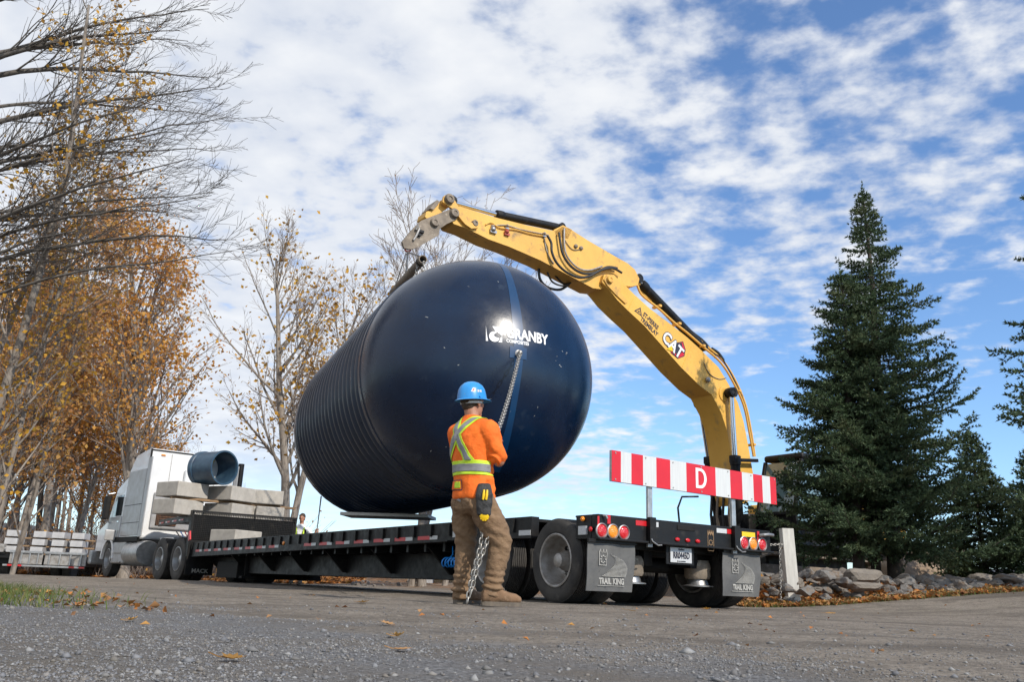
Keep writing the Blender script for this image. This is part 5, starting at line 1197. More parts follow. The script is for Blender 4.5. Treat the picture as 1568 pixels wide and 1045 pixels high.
# hard hat
HH = thing('hard_hat', 'scuffed blue hard hat with small stickers on the worker head', 'hard hat', BASE)
q = B(); hc = hd(0, -.004, .052)
prof = [(0.002, .138), (.03, .135), (.062, .122), (.09, .098), (.106, .068), (.114, .03), (.118, .0), (.119, -.012)]
vs = []; fs = []; n = 40
def hatp(r, u, t):
    f_ = 1.14 + (.0); k = r
    brim = 0
    return hc + hR * (k * math.cos(t) * .97) + hF * (k * math.sin(t) * 1.12) + hU * u
rings = [(r, u) for r, u in prof]
for r, u in rings:
    for i in range(n):
        t = 2 * PI * i / n; rr = r; ridge = .004 * max(0, math.cos(t * 1.0) ** 2 * 0 + (abs(math.cos(t)) < .22) * 1.0) * min(1, r / .05); vs.append(hatp(rr + ridge, u, t))
for r, u in ((.130, -.020), (.133, -.024), (.128, -.027), (.112, -.016), (.108, .03), (.06, .10)):
    for i in range(n):
        t = 2 * PI * i / n; ext = (.028 * max(0, math.sin(t)) ** 2 if r > .12 else 0) + (.006 if r > .12 else 0); vs.append(hatp(r + ext, u - (.006 * max(0, math.sin(t)) if r > .12 else 0), t))
R__ = len(rings) + 6
for j in range(R__ - 1):
    for i in range(n): i2 = (i + 1) % n; fs.append((j * n + i, j * n + i2, (j + 1) * n + i2, (j + 1) * n + i))
fs.append(tuple(range(n))); q.add(vs, fs); q.out('shell', 'helmet', HH, smooth=50)
q = B()
for s in (-1, 1): q.box(hd(.122 * s, -.02, .045), (.012, .03, .024), Mx=Mh)
q.out('accessory_slot', 'helmet', HH, bevel=.004)
def hat_patch(nm, m, pts):                # pts: (angle from the back towards the right in degrees, height) on the shell
    P = []
    for a, u in pts:
        r = np.interp(u, [-.012, 0, .03, .068, .098, .122, .135], [.119, .118, .114, .106, .09, .062, .03]) + .0015; t = R_(-90 + a); P.append(hatp(r, u, t))
    q = B(); q.add(P, [tuple(range(len(P)))]); return q.out(nm, m, HH)
hat_patch('sticker', 'flapprint', [(-12, .018), (22, .018), (5, .058)])
hat_patch('sticker', 'whitefilm', [(45, .040), (57, .034), (66, .066), (54, .072)]); hat_patch('sticker_bar', 'red', [(50, .045), (55, .042), (61, .062), (56, .066)]); hat_patch('sticker', 'postpaint', [(72, .035), (92, .035), (92, .055), (72, .055)])
hat_patch('sticker', 'postpaint', [(-68, .02), (-50, .02), (-44, .075), (-60, .085)])
q = B(); q.lathe([(.088, -.010), (.092, -.010), (.092, .010), (.088, .010)], hd(0, -.012, .008), hU, 32, cap=False); q.out('head_band', 'foam', HH, smooth=40)
# belt pouch with tape measure
PC = thing('tool_pouch', 'black tool pouch with yellow grips hanging at the worker hip', 'pouch', w(-.165, 6.70, .70) + BASE)
q = B(); q.loft([((0, 0, -.03), (.055, 0, 0), (0, .03, 0)), ((.0, 0, .04), (.062, 0, 0), (0, .038, 0)), ((-.005, 0, .14), (.068, 0, 0), (0, .035, 0)), ((-.01, .015, .215), (.05, 0, 0), (0, .02, 0))], 18)
organic(q, 'pouch_body', 'pouch', PC, .007, 3, lambda p: noise.noise(p * 22) * .006)
for k, (x, l) in enumerate(((-.012, .07), (.012, .075))):
    q = B(); q.tube([(x, -.040, .085), (x + .004, -.044, .12), (x + .006, -.036, .16)], [.009, .011, .008], 10); q.out('tool_grip', 'toolyellow', PC, smooth=60)
q = B(); q.lathe([(.028, -.020), (.034, -.016), (.034, .016), (.028, .020)], (.005, -.005, -.04), (0, 1, .25), 24); 
for k in range(10): a0 = k * PI / 5; q.box((.005 + .033 * math.cos(a0), -.005, -.04 + .033 * math.sin(a0)), (.007, .034, .007))
q.out('tape_measure', 'toolyellow', PC, smooth=35)

# the second worker, behind the trailer
B2 = V3((-5.33, 22.8, gz(-5.33, 22.8)))
P2 = thing('person', 'dark haired worker in lime vest holding a rope behind the trailer', 'person', B2)
def simple_person(P, s=1.0):
    q = B(); q.loft([((0, 0, .86), (.155, 0, 0), (0, .11, 0)), ((0, 0, 1.0), (.16, 0, 0), (0, .11, 0)), ((0, 0, 1.2), (.175, 0, 0), (0, .12, 0)), ((0, 0, 1.38), (.18, 0, 0), (0, .11, 0)), ((0, 0, 1.47), (.10, 0, 0), (0, .08, 0)), ((0, 0, 1.52), (.065, 0, 0), (0, .06, 0))], 20)
    q.limb([(-.18, 0, 1.38), (-.24, -.02, 1.18)], [.072, .065]); q.limb([(.18, 0, 1.38), (.30, -.02, 1.22)], [.072, .062]); organic(q, 'shirt', 'white', P, .014, 4, lambda p: noise.noise(p * 12) * .008)
    q = B(); q.loft([((0, 0, .80), (.165, 0, 0), (0, .125, 0)), ((0, 0, 1.0), (.17, 0, 0), (0, .125, 0)), ((0, 0, 1.2), (.188, 0, 0), (0, .135, 0)), ((0, 0, 1.37), (.18, 0, 0), (0, .122, 0)), ((0, 0, 1.44), (.12, 0, 0), (0, .10, 0))], 20); v = organic(q, 'vest', 'black', P, .014, 4)
    bm = bmesh.new(); bm.from_mesh(v.data); bmesh.ops.delete(bm, geom=[f for f in bm.faces if abs(f.calc_center_median().x) < .045 + max(0, f.calc_center_median().z - 1.2) * .2 and f.calc_center_median().y < 0], context='FACES'); bm.to_mesh(v.data); bm.free()
    for x in (-.095, .095): patch(v, 'vest_tape', 'lime', P, [(V3((x + .018, 0, 0)), V3((1, 0, 0))), (V3((x - .018, 0, 0)), V3((-1, 0, 0)))], None, .004)
    q = B(); q.limb([(-.085, 0, .84), (-.10, -.02, .48), (-.11, .02, .10)], [.095, .068, .055]); q.limb([(.085, 0, .84), (.10, -.02, .48), (.12, .02, .10)], [.095, .068, .055]); q.ball((0, 0, .86), (.16, .115, .09)); organic(q, 'trousers', 'denim', P, .014, 4, lambda p: noise.noise(p * 12) * .008)
    for x in (-.11, .12):
        q = B(); q.loft([((x, .06, .05), (.035, 0, 0), (0, 0, .045)), ((x, 0, .06), (.045, 0, 0), (0, 0, .06)), ((x, -.10, .045), (.048, 0, 0), (0, 0, .042)), ((x, -.18, .035), (.03, 0, 0), (0, 0, .025))], 14); q.out('boot', 'black', P, smooth=60)
    q = B(); q.ball((0, 0, 1.68), (.074, .092, .105), 18, 14); q.ball((0, -.03, 1.62), (.055, .062, .06)); q.limb([(0, .01, 1.5), (0, .01, 1.6)], [.055, .054]); q.ball((0, -.098, 1.665), (.013, .018, .024)); q.ball((-.076, 0, 1.67), (.01, .018, .03)); q.ball((.076, 0, 1.67), (.01, .018, .03)); q.ball((0, -.086, 1.625), (.024, .01, .006)); organic(q, 'head', 'skin', P, .008, 3)
    for x in (-.03, .03): q = B(); q.ball((x, -.083, 1.69), (.012, .008, .006)); q.out('eye', 'ink', P)
    q = B(); q.ball((0, .015, 1.715), (.083, .098, .088), 18, 14); q.ball((0, .05, 1.66), (.072, .06, .07)); organic(q, 'hair', 'hair', P, .009, 2, lambda p: noise.noise(p * 40) * .006)
    q = B(); q.limb([(.28, -.02, 1.24), (.33, -.03, 1.16), (.40, -.08, 1.30)], [.045, .042, .028]); hand(q, (.40, -.08, 1.30), (.35, -.1, .9), (0, -1, .3), 1.1, 1); organic(q, 'forearm', 'skin', P, .008, 3)
    q = B(); q.limb([(-.235, -.02, 1.2), (-.27, -.04, 1.09), (-.10, -.20, 1.05)], [.045, .042, .028]); hand(q, (-.10, -.20, 1.05), (.9, -.2, 0), (0, 0, 1), 1.0, -1); organic(q, 'forearm', 'skin', P, .008, 3)
simple_person(P2)
hnd = B2 + V3((.44, -.1, 1.40))
q = B(); e_ = T2(-.9, TL + .3, -1.2); q.tube([hnd + V3((-.05, 0, -.5)), hnd, hnd.lerp(e_, .5) + V3((0, 0, -.05)), e_], .012, 6); o = q.out('tag_rope', 'rim', None, smooth=60); meta(o, 'thin rope from the second worker hand up to the far end of the tank', 'rope')
bpy.data.objects.remove(LINK)

# ------------------------------------------------------------------ trees
def tubes_np(name, lines, m, parent, sides=3, kind=None):
    """lines: list of (pts (n,3), radii (n,))"""
    by = {}
    for p, r in lines: by.setdefault(len(p), []).append((p, r))
    VV, FF, off = [], [], 0
    ang = np.arange(sides) * 2 * PI / sides
    for n, L_ in by.items():
        P = np.array([a for a, _ in L_]); Rr = np.array([b_ for _, b_ in L_]); K = len(L_)
        d = np.gradient(P, axis=1) if n > 1 else P; d /= np.linalg.norm(d, axis=2, keepdims=True) + 1e-9
        ref = np.where(np.abs(d[..., 2:3]) > .9, np.array([1., 0, 0]), np.array([0, 0, 1.])); a = np.cross(d, ref); a /= np.linalg.norm(a, axis=2, keepdims=True) + 1e-9; b_ = np.cross(d, a)
        ring = P[:, :, None, :] + (a[:, :, None, :] * np.cos(ang)[None, None, :, None] + b_[:, :, None, :] * np.sin(ang)[None, None, :, None]) * Rr[:, :, None, None]
        VV.append(ring.reshape(-1, 3)); base = (np.arange(K * n * sides).reshape(K, n, sides)) + off; nxt = np.roll(base, -1, axis=2)
        FF.append(np.stack([base[:, :-1], nxt[:, :-1], nxt[:, 1:], base[:, 1:]], -1).reshape(-1, 4)); off += K * n * sides
    return np_mesh(name, np.concatenate(VV), np.concatenate(FF), m, parent, kind, smooth=True)
def leaves_np(name, pts, size, m, parent, rng, kind='stuff', flat=0.0, bend=.3):
    pts = np.asarray(pts); n = len(pts)
    if n == 0: return None
    a = rng.normal(size=(n, 3)); a[:, 2] *= 1 - flat; a /= np.linalg.norm(a, axis=1, keepdims=True) + 1e-9
    b_ = rng.normal(size=(n, 3)); b_[:, 2] *= 1 - flat; b_ = np.cross(a, b_); 
    if flat: b_ = np.cross(np.tile([0, 0, 1.], (n, 1)) + rng.normal(size=(n, 3)) * .35, a)
    b_ /= np.linalg.norm(b_, axis=1, keepdims=True) + 1e-9; c = np.cross(a, b_)
    s = size * rng.uniform(.6, 1.3, (n, 1))
    v = np.stack([pts - a * s * .55, pts + b_ * s * .42 + c * s * bend * .5, pts + a * s * .6, pts - b_ * s * .42 + c * s * bend * .5], 1).reshape(-1, 3)
    i = np.arange(n)[:, None] * 4; f = np.concatenate([i + [[0, 1, 2]], i + [[0, 2, 3]]], 0)
    return np_mesh(name, v, f, m, parent, kind)
def rnd_dir(rng, d, ang):
    """a direction at the given angle from d, random azimuth"""
    d = d / np.linalg.norm(d); r = rng.normal(size=3); r -= d * r.dot(d); r /= np.linalg.norm(r) + 1e-9
    return d * math.cos(ang) + r * math.sin(ang)
def grow(rng, lines, tips, p, d, L_, r, lev, S):
    n = S['n'][lev]; pts = [p]; rr = [r]; dd = d.copy()
    for k in range(n):
        dd = dd + rng.normal(size=3) * S['wob'][lev] + np.array([0, 0, S['up'][lev]]); dd /= np.linalg.norm(dd)
        pts.append(pts[-1] + dd * (L_ / n)); rr.append(max(S['rmin'], r * (1 - .78 * (k + 1) / n)))
    pts = np.array(pts); lines[lev].append((pts, np.array(rr)))
    if lev + 1 < S['levels']:
        kids = max(1, int(S['kids'][lev] * (.75 + .5 * rng.random())))
        for j in range(kids):
            t = S['start'][lev] + (1 - S['start'][lev]) * (j + rng.random()) / kids; x = t * n; i = min(int(x), n - 1); f = x - i
            q_ = pts[i] * (1 - f) + pts[i + 1] * f; dl = pts[i + 1] - pts[i]
            cd = rnd_dir(rng, dl, R_(S['ang'][lev]) * rng.uniform(.7, 1.3))
            cl = L_ * S['ratio'][lev] * (1.1 - S['taper'][lev] * t) * rng.uniform(.7, 1.25)
            grow(rng, lines, tips, q_, cd, cl, max(S['rmin'], rr[i] * S['rr'][lev]), lev + 1, S)
    else:
        for t in (.4, .7, 1.0): tips.append(pts[min(int(t * n), n)])
def decid(name, label, x, y, H_, r, seed, S, leaf=None, nleaf=0, lsize=.09, group=None, bark='bark', base_z=None, lean=(0, 0), stems=1, leafsel=None, spread=.35, cat='tree'):
    rng = np.random.default_rng(seed); z = gz(x, y) if base_z is None else base_z
    t = thing(name, label, cat, (x, y, z - .05), 0, group)
    lines = [[] for _ in range(S['levels'])]; tips = []
    for s in range(stems):
        d = np.array([lean[0] + (rng.uniform(-.16, .16) if stems > 1 else 0), lean[1] + (rng.uniform(-.16, .16) if stems > 1 else 0), 1.0]); d /= np.linalg.norm(d)
        grow(rng, lines, tips, np.array([s * .25 * (-1) ** s, 0, 0.]), d, H_ * (1 - .1 * s), r * (1 - .2 * s), 0, S)
    tubes_np('trunk', lines[0] , bark, t, 9)
    if len(lines) > 1: tubes_np('limbs', lines[1], bark, t, 5, 'stuff')
    if len(lines) > 2: tubes_np('twigs', [l for k in lines[2:] for l in k], 'twig' if bark == 'bark' else bark, t, 3, 'stuff')
    if leaf and nleaf:
        tp = np.array(tips)
        if leafsel: tp = tp[leafsel(tp, rng)]
        if len(tp):
            c = tp[rng.integers(0, len(tp), nleaf)]; leaves_np('foliage', c + rng.normal(size=(nleaf, 3)) * spread * .3, lsize, leaf, t, rng)
    return t
# tall maple-like wood trees: upswept, dense fine branching
S_wood = dict(levels=4, n=(12, 7, 5, 3), wob=(.035, .07, .10, .14), up=(.02, .06, .05, .03), rmin=.005, kids=(24, 9, 6), start=(.22, .25, .25), ang=(42, 38, 36), ratio=(.36, .42, .42), taper=(.62, .5, .4), rr=(.42, .5, .55))
S_popl = dict(levels=4, n=(12, 7, 5, 3), wob=(.03, .05, .08, .12), up=(.02, .11, .07, .03), rmin=.005, kids=(30, 8, 5), start=(.16, .2, .25), ang=(34, 30, 34), ratio=(.40, .36, .42), taper=(.75, .5, .4), rr=(.40, .5, .55))
S_open = dict(levels=4, n=(10, 9, 6, 3), wob=(.04, .05, .08, .12), up=(.02, .065, .05, .03), rmin=.004, kids=(24, 10, 6), start=(.26, .2, .2), ang=(38, 30, 34), ratio=(.46, .36, .42), taper=(.72, .5, .4), rr=(.45, .5, .55))
S_bare = dict(levels=4, n=(10, 8, 5, 4), wob=(.05, .06, .09, .13), up=(.02, .09, .05, .03), rmin=.006, kids=(13, 7, 4), start=(.30, .2, .25), ang=(32, 30, 32), ratio=(.55, .42, .45), taper=(.5, .5, .4), rr=(.5, .5, .55))

pm = at(190, 870, 31)
decid('maple_tree', 'tall orange maple with forked trunk rising behind the truck cab', pm.x, pm.y, 12.6, .24, 11, dict(S_wood, kids=(26, 10, 6), ang=(36, 36, 36)), 'leaf_orange', 6800, .125, stems=2, spread=1.0, leafsel=lambda p, r: (r.random(len(p)) < .5 + .5 * (np.sin(p[:, 2] * 1.7 + p[:, 0] * 1.3) > -.2)))
pp = at(440, 872, 27)
decid('poplar_tree', 'slender pale trunked poplar with sparse golden leaves between truck and tank', pp.x, pp.y, 10.5, .17, 29, dict(S_open, kids=(28, 11, 7)), 'leaf_yellow', 2300, .125, lean=(.03, 0), stems=2, spread=.9, leafsel=lambda p, r: r.random(len(p)) < np.clip(1.1 - p[:, 2] / 12, .12, 1))
pb = at(640, 880, 20)
decid('bare_tree', 'leafless upright tree whose branches spread above and behind the tank', pb.x + .1, pb.y, 7.2, .12, 6, dict(S_bare, kids=(21, 9, 5), rmin=.006, start=(.48, .2, .25), ratio=(.60, .42, .45), ang=(40, 30, 32)), 'leaf_brown', 40, .09, lean=(.02, 0), stems=3, spread=.4)

# the wood at the left: prototypes copied with their own size and turn
wood = []
specs = [('bare grey tree', 'bark', None, 0), ('tree with rusty orange leaves', 'bark', 'leaf_orange', 2700), ('tree with dry brown leaves', 'bark_dark', 'leaf_brown', 2600), ('thin bare dark tree', 'bark_dark', None, 0)]
protos = []
for i, (d_, bk_, lf, nl) in enumerate(specs):
    protos.append(decid('woodland_tree', 'x', -14, 36, 11.5, .13, 40 + i, dict(S_wood, kids=(20, 8, 5), ratio=(.32, .42, .45)), lf, nl, .15, bark=bk_, spread=1.0))
rg = random.Random(9)
spots = []
for k in range(38):
    px_ = -60 + (k * 97 % 38) / 38 * 430; Y_ = 35 + rg.random() * 22
    if px_ > 300: Y_ += 8
    spots.append((px_, Y_))
spots += [(60, 33), (110, 34.5), (20, 32.5), (150, 36), (-20, 31), (330, 52), (360, 60), (300, 48)]
first = {}
kinds = {0: 0, 1: 0, 2: 0, 3: 0}
side_words = lambda px_: 'far left' if px_ < 60 else ('left' if px_ < 140 else ('middle left' if px_ < 230 else 'behind the truck'))
for k, (px_, Y_) in enumerate(spots):
    j = (1 if rg.random() < .55 else 2) if px_ < 230 and rg.random() < (.62 if px_ < 110 else .34) else rg.choice((0, 3, 0, 1))
    p = at(px_, 870, Y_); x, y = p.x, p.y
    o = protos[j] if j not in first else copy_tree(protos[j]); first[j] = 1
    hs = rg.uniform(.8, 1.15) * (1.0 if px_ < 120 else .55 if px_ < 250 else .42)
    o.location = (x, y, gz(x, y) - .1); o.rotation_euler = (rg.uniform(-.04, .04), rg.uniform(-.04, .04), rg.uniform(0, 6.28)); o.scale = (hs * 1.05, hs * 1.05, hs)
    o['label'] = specs[j][0] + ' in the wood at the left, ' + ('behind the flatbed' if px_ < 130 else 'behind the truck'); o['group'] = 'woodland trees, ' + specs[j][0] + (' behind the flatbed' if px_ < 130 else ' behind the truck')

# undergrowth below the wood
rng = np.random.default_rng(3); ln = []; tp = []
for k in range(900):
    px_ = rng.uniform(-60, 440); Y_ = rng.uniform(31, 46); p = at(px_, 870, Y_); z = gz(p.x, p.y); b0 = np.array([p.x, p.y, z])
    for s in range(3):
        d = np.array([rng.normal() * .4, rng.normal() * .4, 1]); h = rng.uniform(.6, 2.3); pts = np.array([b0, b0 + d * h * .5 + rng.normal(size=3) * .08, b0 + d * h + rng.normal(size=3) * .15]); ln.append((pts, np.array([.014, .009, .005]))); tp += [pts[1], pts[2], pts[2]]
un = tubes_np('undergrowth', ln, 'twig', None, 3, 'stuff'); meta(un, 'brown brush and saplings under the trees at the left')
tp = np.array(tp); c = tp[rng.integers(0, len(tp), 2600)]; lv = leaves_np('undergrowth_leaves', c + rng.normal(size=(2600, 3)) * .25, .12, 'leaf_brown', None, rng); meta(lv, 'dry leaves hanging in the brush at the left')

# near tree at the far left: long limbs reach in from outside the frame
def near_tree():
    rng = np.random.default_rng(77); bx, by = at(-300, 870, 12.5).x, 12.5; z0 = gz(bx, by)
    t = thing('bare_tree', 'big tree at the left whose long leafless limbs reach across the sky', 'tree', (bx, by, z0 - .05)); base = np.array([bx, by, z0 - .05])
    S = dict(levels=3, n=(12, 7, 4), wob=(.035, .07, .10), up=(.012, .035, .03), rmin=.0042, kids=(17, 7), start=(.12, .2), ang=(30, 34), ratio=(.34, .40), taper=(.55, .4), rr=(.5, .6))
    lines = [[] for _ in range(4)]; tips = []
    trunk = np.array([[0, 0, 0], [.05, 0, 1.5], [.0, .05, 3], [.1, 0, 4.6], [.12, .1, 6.2], [.3, .1, 8.0], [.4, .1, 10.]]); lines[0].append((trunk, np.array([.24, .22, .20, .17, .14, .10, .05])))
    ends = [((330, 105), 1.2), ((352, 140), .4), ((345, 190), -.4), ((325, 232), .6), ((300, 282), -.8), ((355, 348), .2), ((350, 385), -.6), ((290, 60), .8), ((250, 20), -.3), ((200, -30), .3), ((270, 330), 1.4), ((240, 150), -1.2), ((215, 420), 1.0), ((180, 270), 1.8), ((120, -60), -.5), ((310, 170), 1.6), ((320, 30), .2), ((255, 245), -1.5), ((330, 300), .9), ((150, 210), .5), ((285, 200), 0), ((170, 350), -.6)]
    for (ex_, ey_), dy in ends:
        E_ = np.array(at(ex_, ey_, 12.3 + dy)) - base
        L0 = np.linalg.norm(E_[:2]); z = np.clip(E_[2] - L0 * .26, 2.0, 9.5); st = np.array([np.interp(z, trunk[:, 2], trunk[:, 0]), 0, z])
        v = E_ - st; L_ = np.linalg.norm(v); n = 12; ts = np.linspace(0, 1, n + 1)[:, None]
        pts = st + v * ts + np.array([0, 0, 1.]) * (np.sin(ts * PI) * L_ * .05) + np.cumsum(rng.normal(size=(n + 1, 3)) * .035, 0) * ts
        r0 = .034 + .022 * rng.random(); rr = np.linspace(r0, .005, n + 1); lines[0].append((pts, rr))
        for j in range(24):
            tt = .22 + .78 * (j + rng.random()) / 24; i = min(int(tt * n), n - 1); f = tt * n - i; p = pts[i] * (1 - f) + pts[i + 1] * f; dl = pts[i + 1] - pts[i]
            cd = rnd_dir(rng, dl, R_(32) * rng.uniform(.6, 1.3)); cd[1] *= .7; cl = L_ * .26 * (1.25 - .75 * tt) * rng.uniform(.6, 1.3)
            sub = [[], [], [], []]; grow(rng, sub, tips, p, cd, cl, max(.0035, rr[i] * .42), 1, dict(S, levels=3, n=(12, 8, 5), kids=(17, 8), rmin=.003, up=(.012, .05, .045))); lines[1] += sub[1]; lines[2] += sub[2]
    tubes_np('trunk', lines[0][:1], 'bark', t, 10); tubes_np('limbs', lines[0][1:], 'bark_dark', t, 6, 'stuff'); tubes_np('twigs', lines[1] + lines[2], 'bark_dark', t, 3, 'stuff')
near_tree()
def leafy_edge():                       # golden-leaved young tree at the left frame edge
    bx, by = at(-70, 870, 13.5).x, 13.5
    S = dict(levels=4, n=(10, 6, 4, 3), wob=(.04, .07, .12, .15), up=(.02, .05, .03, .0), rmin=.004, kids=(22, 7, 5), start=(.1, .2, .2), ang=(36, 38, 40), ratio=(.20, .42, .45), taper=(.4, .4, .4), rr=(.4, .5, .6))
    decid('young_tree', 'young tree at the left edge with small golden and brown leaves', bx, by, 9.2, .09, 31, S, 'leaf_yellow', 3600, .07, stems=3, spread=.35, leafsel=lambda p, r: r.random(len(p)) < .5)
    bx, by = at(-20, 870, 17).x, 17
    decid('young_tree', 'brown leaved young tree beside the flatbed at the left edge', bx, by, 8.5, .09, 33, S, 'leaf_brown', 5200, .085, stems=3, spread=.5, leafsel=lambda p, r: r.random(len(p)) < .6)
leafy_edge()

# ------------------------------------------------------------------ conifers
def spruce(name, label, x, y, H_, Rm, seed, m='needles', z=None, low=.06, skew=(0, 0), stems=(), dens=1.0, prof=None, nl=.05, group=None, thin=1.0, openl=0.0):
    rng = np.random.default_rng(seed); z0 = gz(x, y) if z is None else z; t = thing(name, label, 'tree', (x, y, z0 - .05), 0, group)
    TRk, BR, EP, ED, ES = [], [], [], [], []
    def stem(sx, sy, Hs, Rs, zb0, lean):
        n = 10; pts = np.array([[sx + lean[0] * k / n * Hs + .02 * math.sin(k), sy + lean[1] * k / n * Hs, Hs * k / n] for k in range(n + 1)]); TRk.append((pts, np.linspace(Hs * .019, .010, n + 1)))
        nb = int(Hs / .105 * 4.0 * dens)
        for b_ in range(nb):
            h = zb0 + (Hs - zb0) * (1 - (1 - (b_ + rng.random()) / nb) ** 1.0); f = h / Hs; az = b_ * 2.39996 + rng.normal() * .35
            Lb = Rs * (prof(f) if prof else (1 - f) ** .95 * min(1, .75 + f * 1.6)) * (rng.uniform(.55, 1.15) if rng.random() < .8 else rng.uniform(1.05, 1.3)) * (1 + .16 * math.sin(az * 2 + h * 3)) + .05
            if noise.noise(V3((math.cos(az) * 1.6, math.sin(az) * 1.6, h * 2.2 + seed))) > .26 and f < .85: continue
            if f < .27 and rng.random() < .42 * openl: continue
            up0 = .12 - .38 * (1 - f) + .5 * max(0, f - .75) * 3 ; k = max(3, int(Lb / .16)); p = np.array([np.interp(h, pts[:, 2], pts[:, 0]), np.interp(h, pts[:, 2], pts[:, 1]), h]); d = np.array([math.cos(az), math.sin(az), up0 + rng.normal() * .08]); d /= np.linalg.norm(d); P = [p]
            for i in range(k):
                d = d + np.array([0, 0, .085 * (i / k) * 2.0]) + rng.normal(size=3) * .03; d /= np.linalg.norm(d); p = p + d * Lb / k; P.append(p)
            P = np.array(P); BR.append((P, np.linspace(max(.006, Lb * .012), .003, k + 1)))
            side = np.cross(d, [0, 0, 1.]); side /= np.linalg.norm(side)
            nt_ = int(Lb / .058 * thin)
            for i in range(nt_):
                tt = .14 + .86 * i / nt_; xx = tt * k; a = min(int(xx), k - 1); q_ = P[a] + (P[a + 1] - P[a]) * (xx - a); dl = P[a + 1] - P[a]; dl /= np.linalg.norm(dl)
                s_ = 1 if i % 2 else -1; td = dl * .62 + side * s_ * .72 + np.array([0, 0, rng.normal() * .22 - .05]); td /= np.linalg.norm(td)
                tl = min(.34, (Lb * (1 - tt) * .42 + .09)) * rng.uniform(.6, 1.25); ne = max(2, int(tl / nl))
                s_arr = np.arange(1, ne + 1)[:, None] / ne; droop = np.array([[0, 0, -.06]]) * s_arr ** 2 * (1 - f); e = q_ + td * tl * s_arr + droop; EP.append(e); ED.append(np.tile(td, (ne, 1))); ES.append(np.full(ne, 1.0))
            ne = int(Lb * .6 / nl) + 2; s_arr = np.linspace(.35, 1.03, ne)[:, None]; xx = np.clip(s_arr[:, 0] * k, 0, k - .001).astype(int); fr = s_arr[:, 0] * k - xx; e = P[xx] + (P[xx + 1] - P[xx]) * fr[:, None]; EP.append(e); ED.append(np.tile(d, (ne, 1))); ES.append(np.full(ne, 1.0))
        ne = 12; e = np.linspace([0, 0, Hs * .93], [0, 0, Hs * 1.03], ne); e[:, 0] += pts[-1, 0]; e[:, 1] += pts[-1, 1]; EP.append(e); ED.append(np.tile([0, 0, 1.], (ne, 1))); ES.append(np.full(ne, .8))
    stem(0, 0, H_, Rm, H_ * low, skew)
    for s in stems: stem(*s)
    tubes_np('trunk', TRk, 'sprucebark', t, 10); tubes_np('boughs', BR, 'sprucebark', t, 4, 'stuff')
    P = np.concatenate(EP); D = np.concatenate(ED); n = len(P); nb = 7
    P = np.repeat(P, nb, 0); D = np.repeat(D, nb, 0); r = rng.normal(size=P.shape); r -= D * (r * D).sum(1, keepdims=True); r /= np.linalg.norm(r, axis=1, keepdims=True) + 1e-9
    r[:, 2] += .25; nd = D * rng.uniform(.5, .95, (len(P), 1)) + r * .75; nd /= np.linalg.norm(nd, axis=1, keepdims=True); L_ = nl * rng.uniform(.75, 1.25, (len(P), 1)) * 1.15; w_ = np.cross(nd, rng.normal(size=P.shape)); w_ /= np.linalg.norm(w_, axis=1, keepdims=True) + 1e-9; w_ *= nl * .23
    P = P + rng.normal(size=P.shape) * .006
    v = np.stack([P - w_, P + w_, P + nd * L_], 1).reshape(-1, 3); f = np.arange(len(P) * 3).reshape(-1, 3)
    np_mesh('foliage', v, f, m, t, 'stuff'); print(name, 'needle tris', len(f))
    return t
ps = at(1352, 880, 14.2)
ps = V3((6.36, 14.2, 0))
spruce('spruce_tree', 'tall dark spruce with several trunks standing behind the field stones', ps.x, ps.y, 6.95, 2.05, 2, z=.45, low=.075, stems=((-.66, -.15, 5.3, 1.75, .6, (.015, 0)), (-.28, .1, 4.4, 1.2, .7, (.0, 0))), dens=1.28, openl=1.05)
p2 = at(1700, 880, 11.5)
spruce('spruce_tree', 'dark spruce at the right edge with separate drooping boughs', p2.x, 11.5, 6.2, 1.25, 8, z=.45, low=.1, dens=.7, prof=lambda f: (1 - f) ** .7 * (.95 + .25 * math.sin(f * 37)))
p3 = at(1520, 885, 15.5); spruce('young_pine', 'bushy young pine with upright pale shoots right of the tall spruce', p3.x - .12, p3.y, 2.75, .95, 12, 'needles_light', z=.45, low=.05, dens=2.0, prof=lambda f: (1 - f) ** .85)
p4 = at(1600, 885, 14.5); spruce('young_pine', 'dark bushy young pine at the right frame edge behind the stones', p4.x, p4.y, 2.3, .95, 14, 'needles', z=.45, low=.05, dens=2.0, prof=lambda f: (1 - f) ** .8)

# ------------------------------------------------------------------ stones beside the road
def rock_mesh(seed, m):
    rng = np.random.default_rng(seed); bm = bmesh.new(); bmesh.ops.create_icosphere(bm, subdivisions=3, radius=.5); s = V3((rng.uniform(.85, 1.25), rng.uniform(.7, 1.0), rng.uniform(.5, .8))); o = V3(rng.uniform(0, 50, 3))
    cuts = [(V3(rng.normal(size=3)).normalized(), rng.uniform(.24, .40)) for _ in range(13)]
    for v in bm.verts:
        for n_, d in cuts:
            k = v.co.dot(n_) - d
            if k > 0: v.co -= n_ * k * .97
        v.co += v.co.normalized() * (noise.noise(v.co * 3 + o) * .10 + noise.noise(v.co * 9 + o) * .045 - abs(noise.noise(v.co * 5 + o)) * .06); v.co = V3((v.co.x * s.x, v.co.y * s.y, v.co.z * s.z))
    me = bpy.data.meshes.new('rock'); bm.to_mesh(me); bm.free(); me.materials.append(M[m]); me.polygons.foreach_set('use_smooth', [True] * len(me.polygons)); me.set_sharp_from_angle(angle=R_(22)); return me
RM = [rock_mesh(i, 'rock' if i % 4 else 'rock_tan') for i in range(10)]
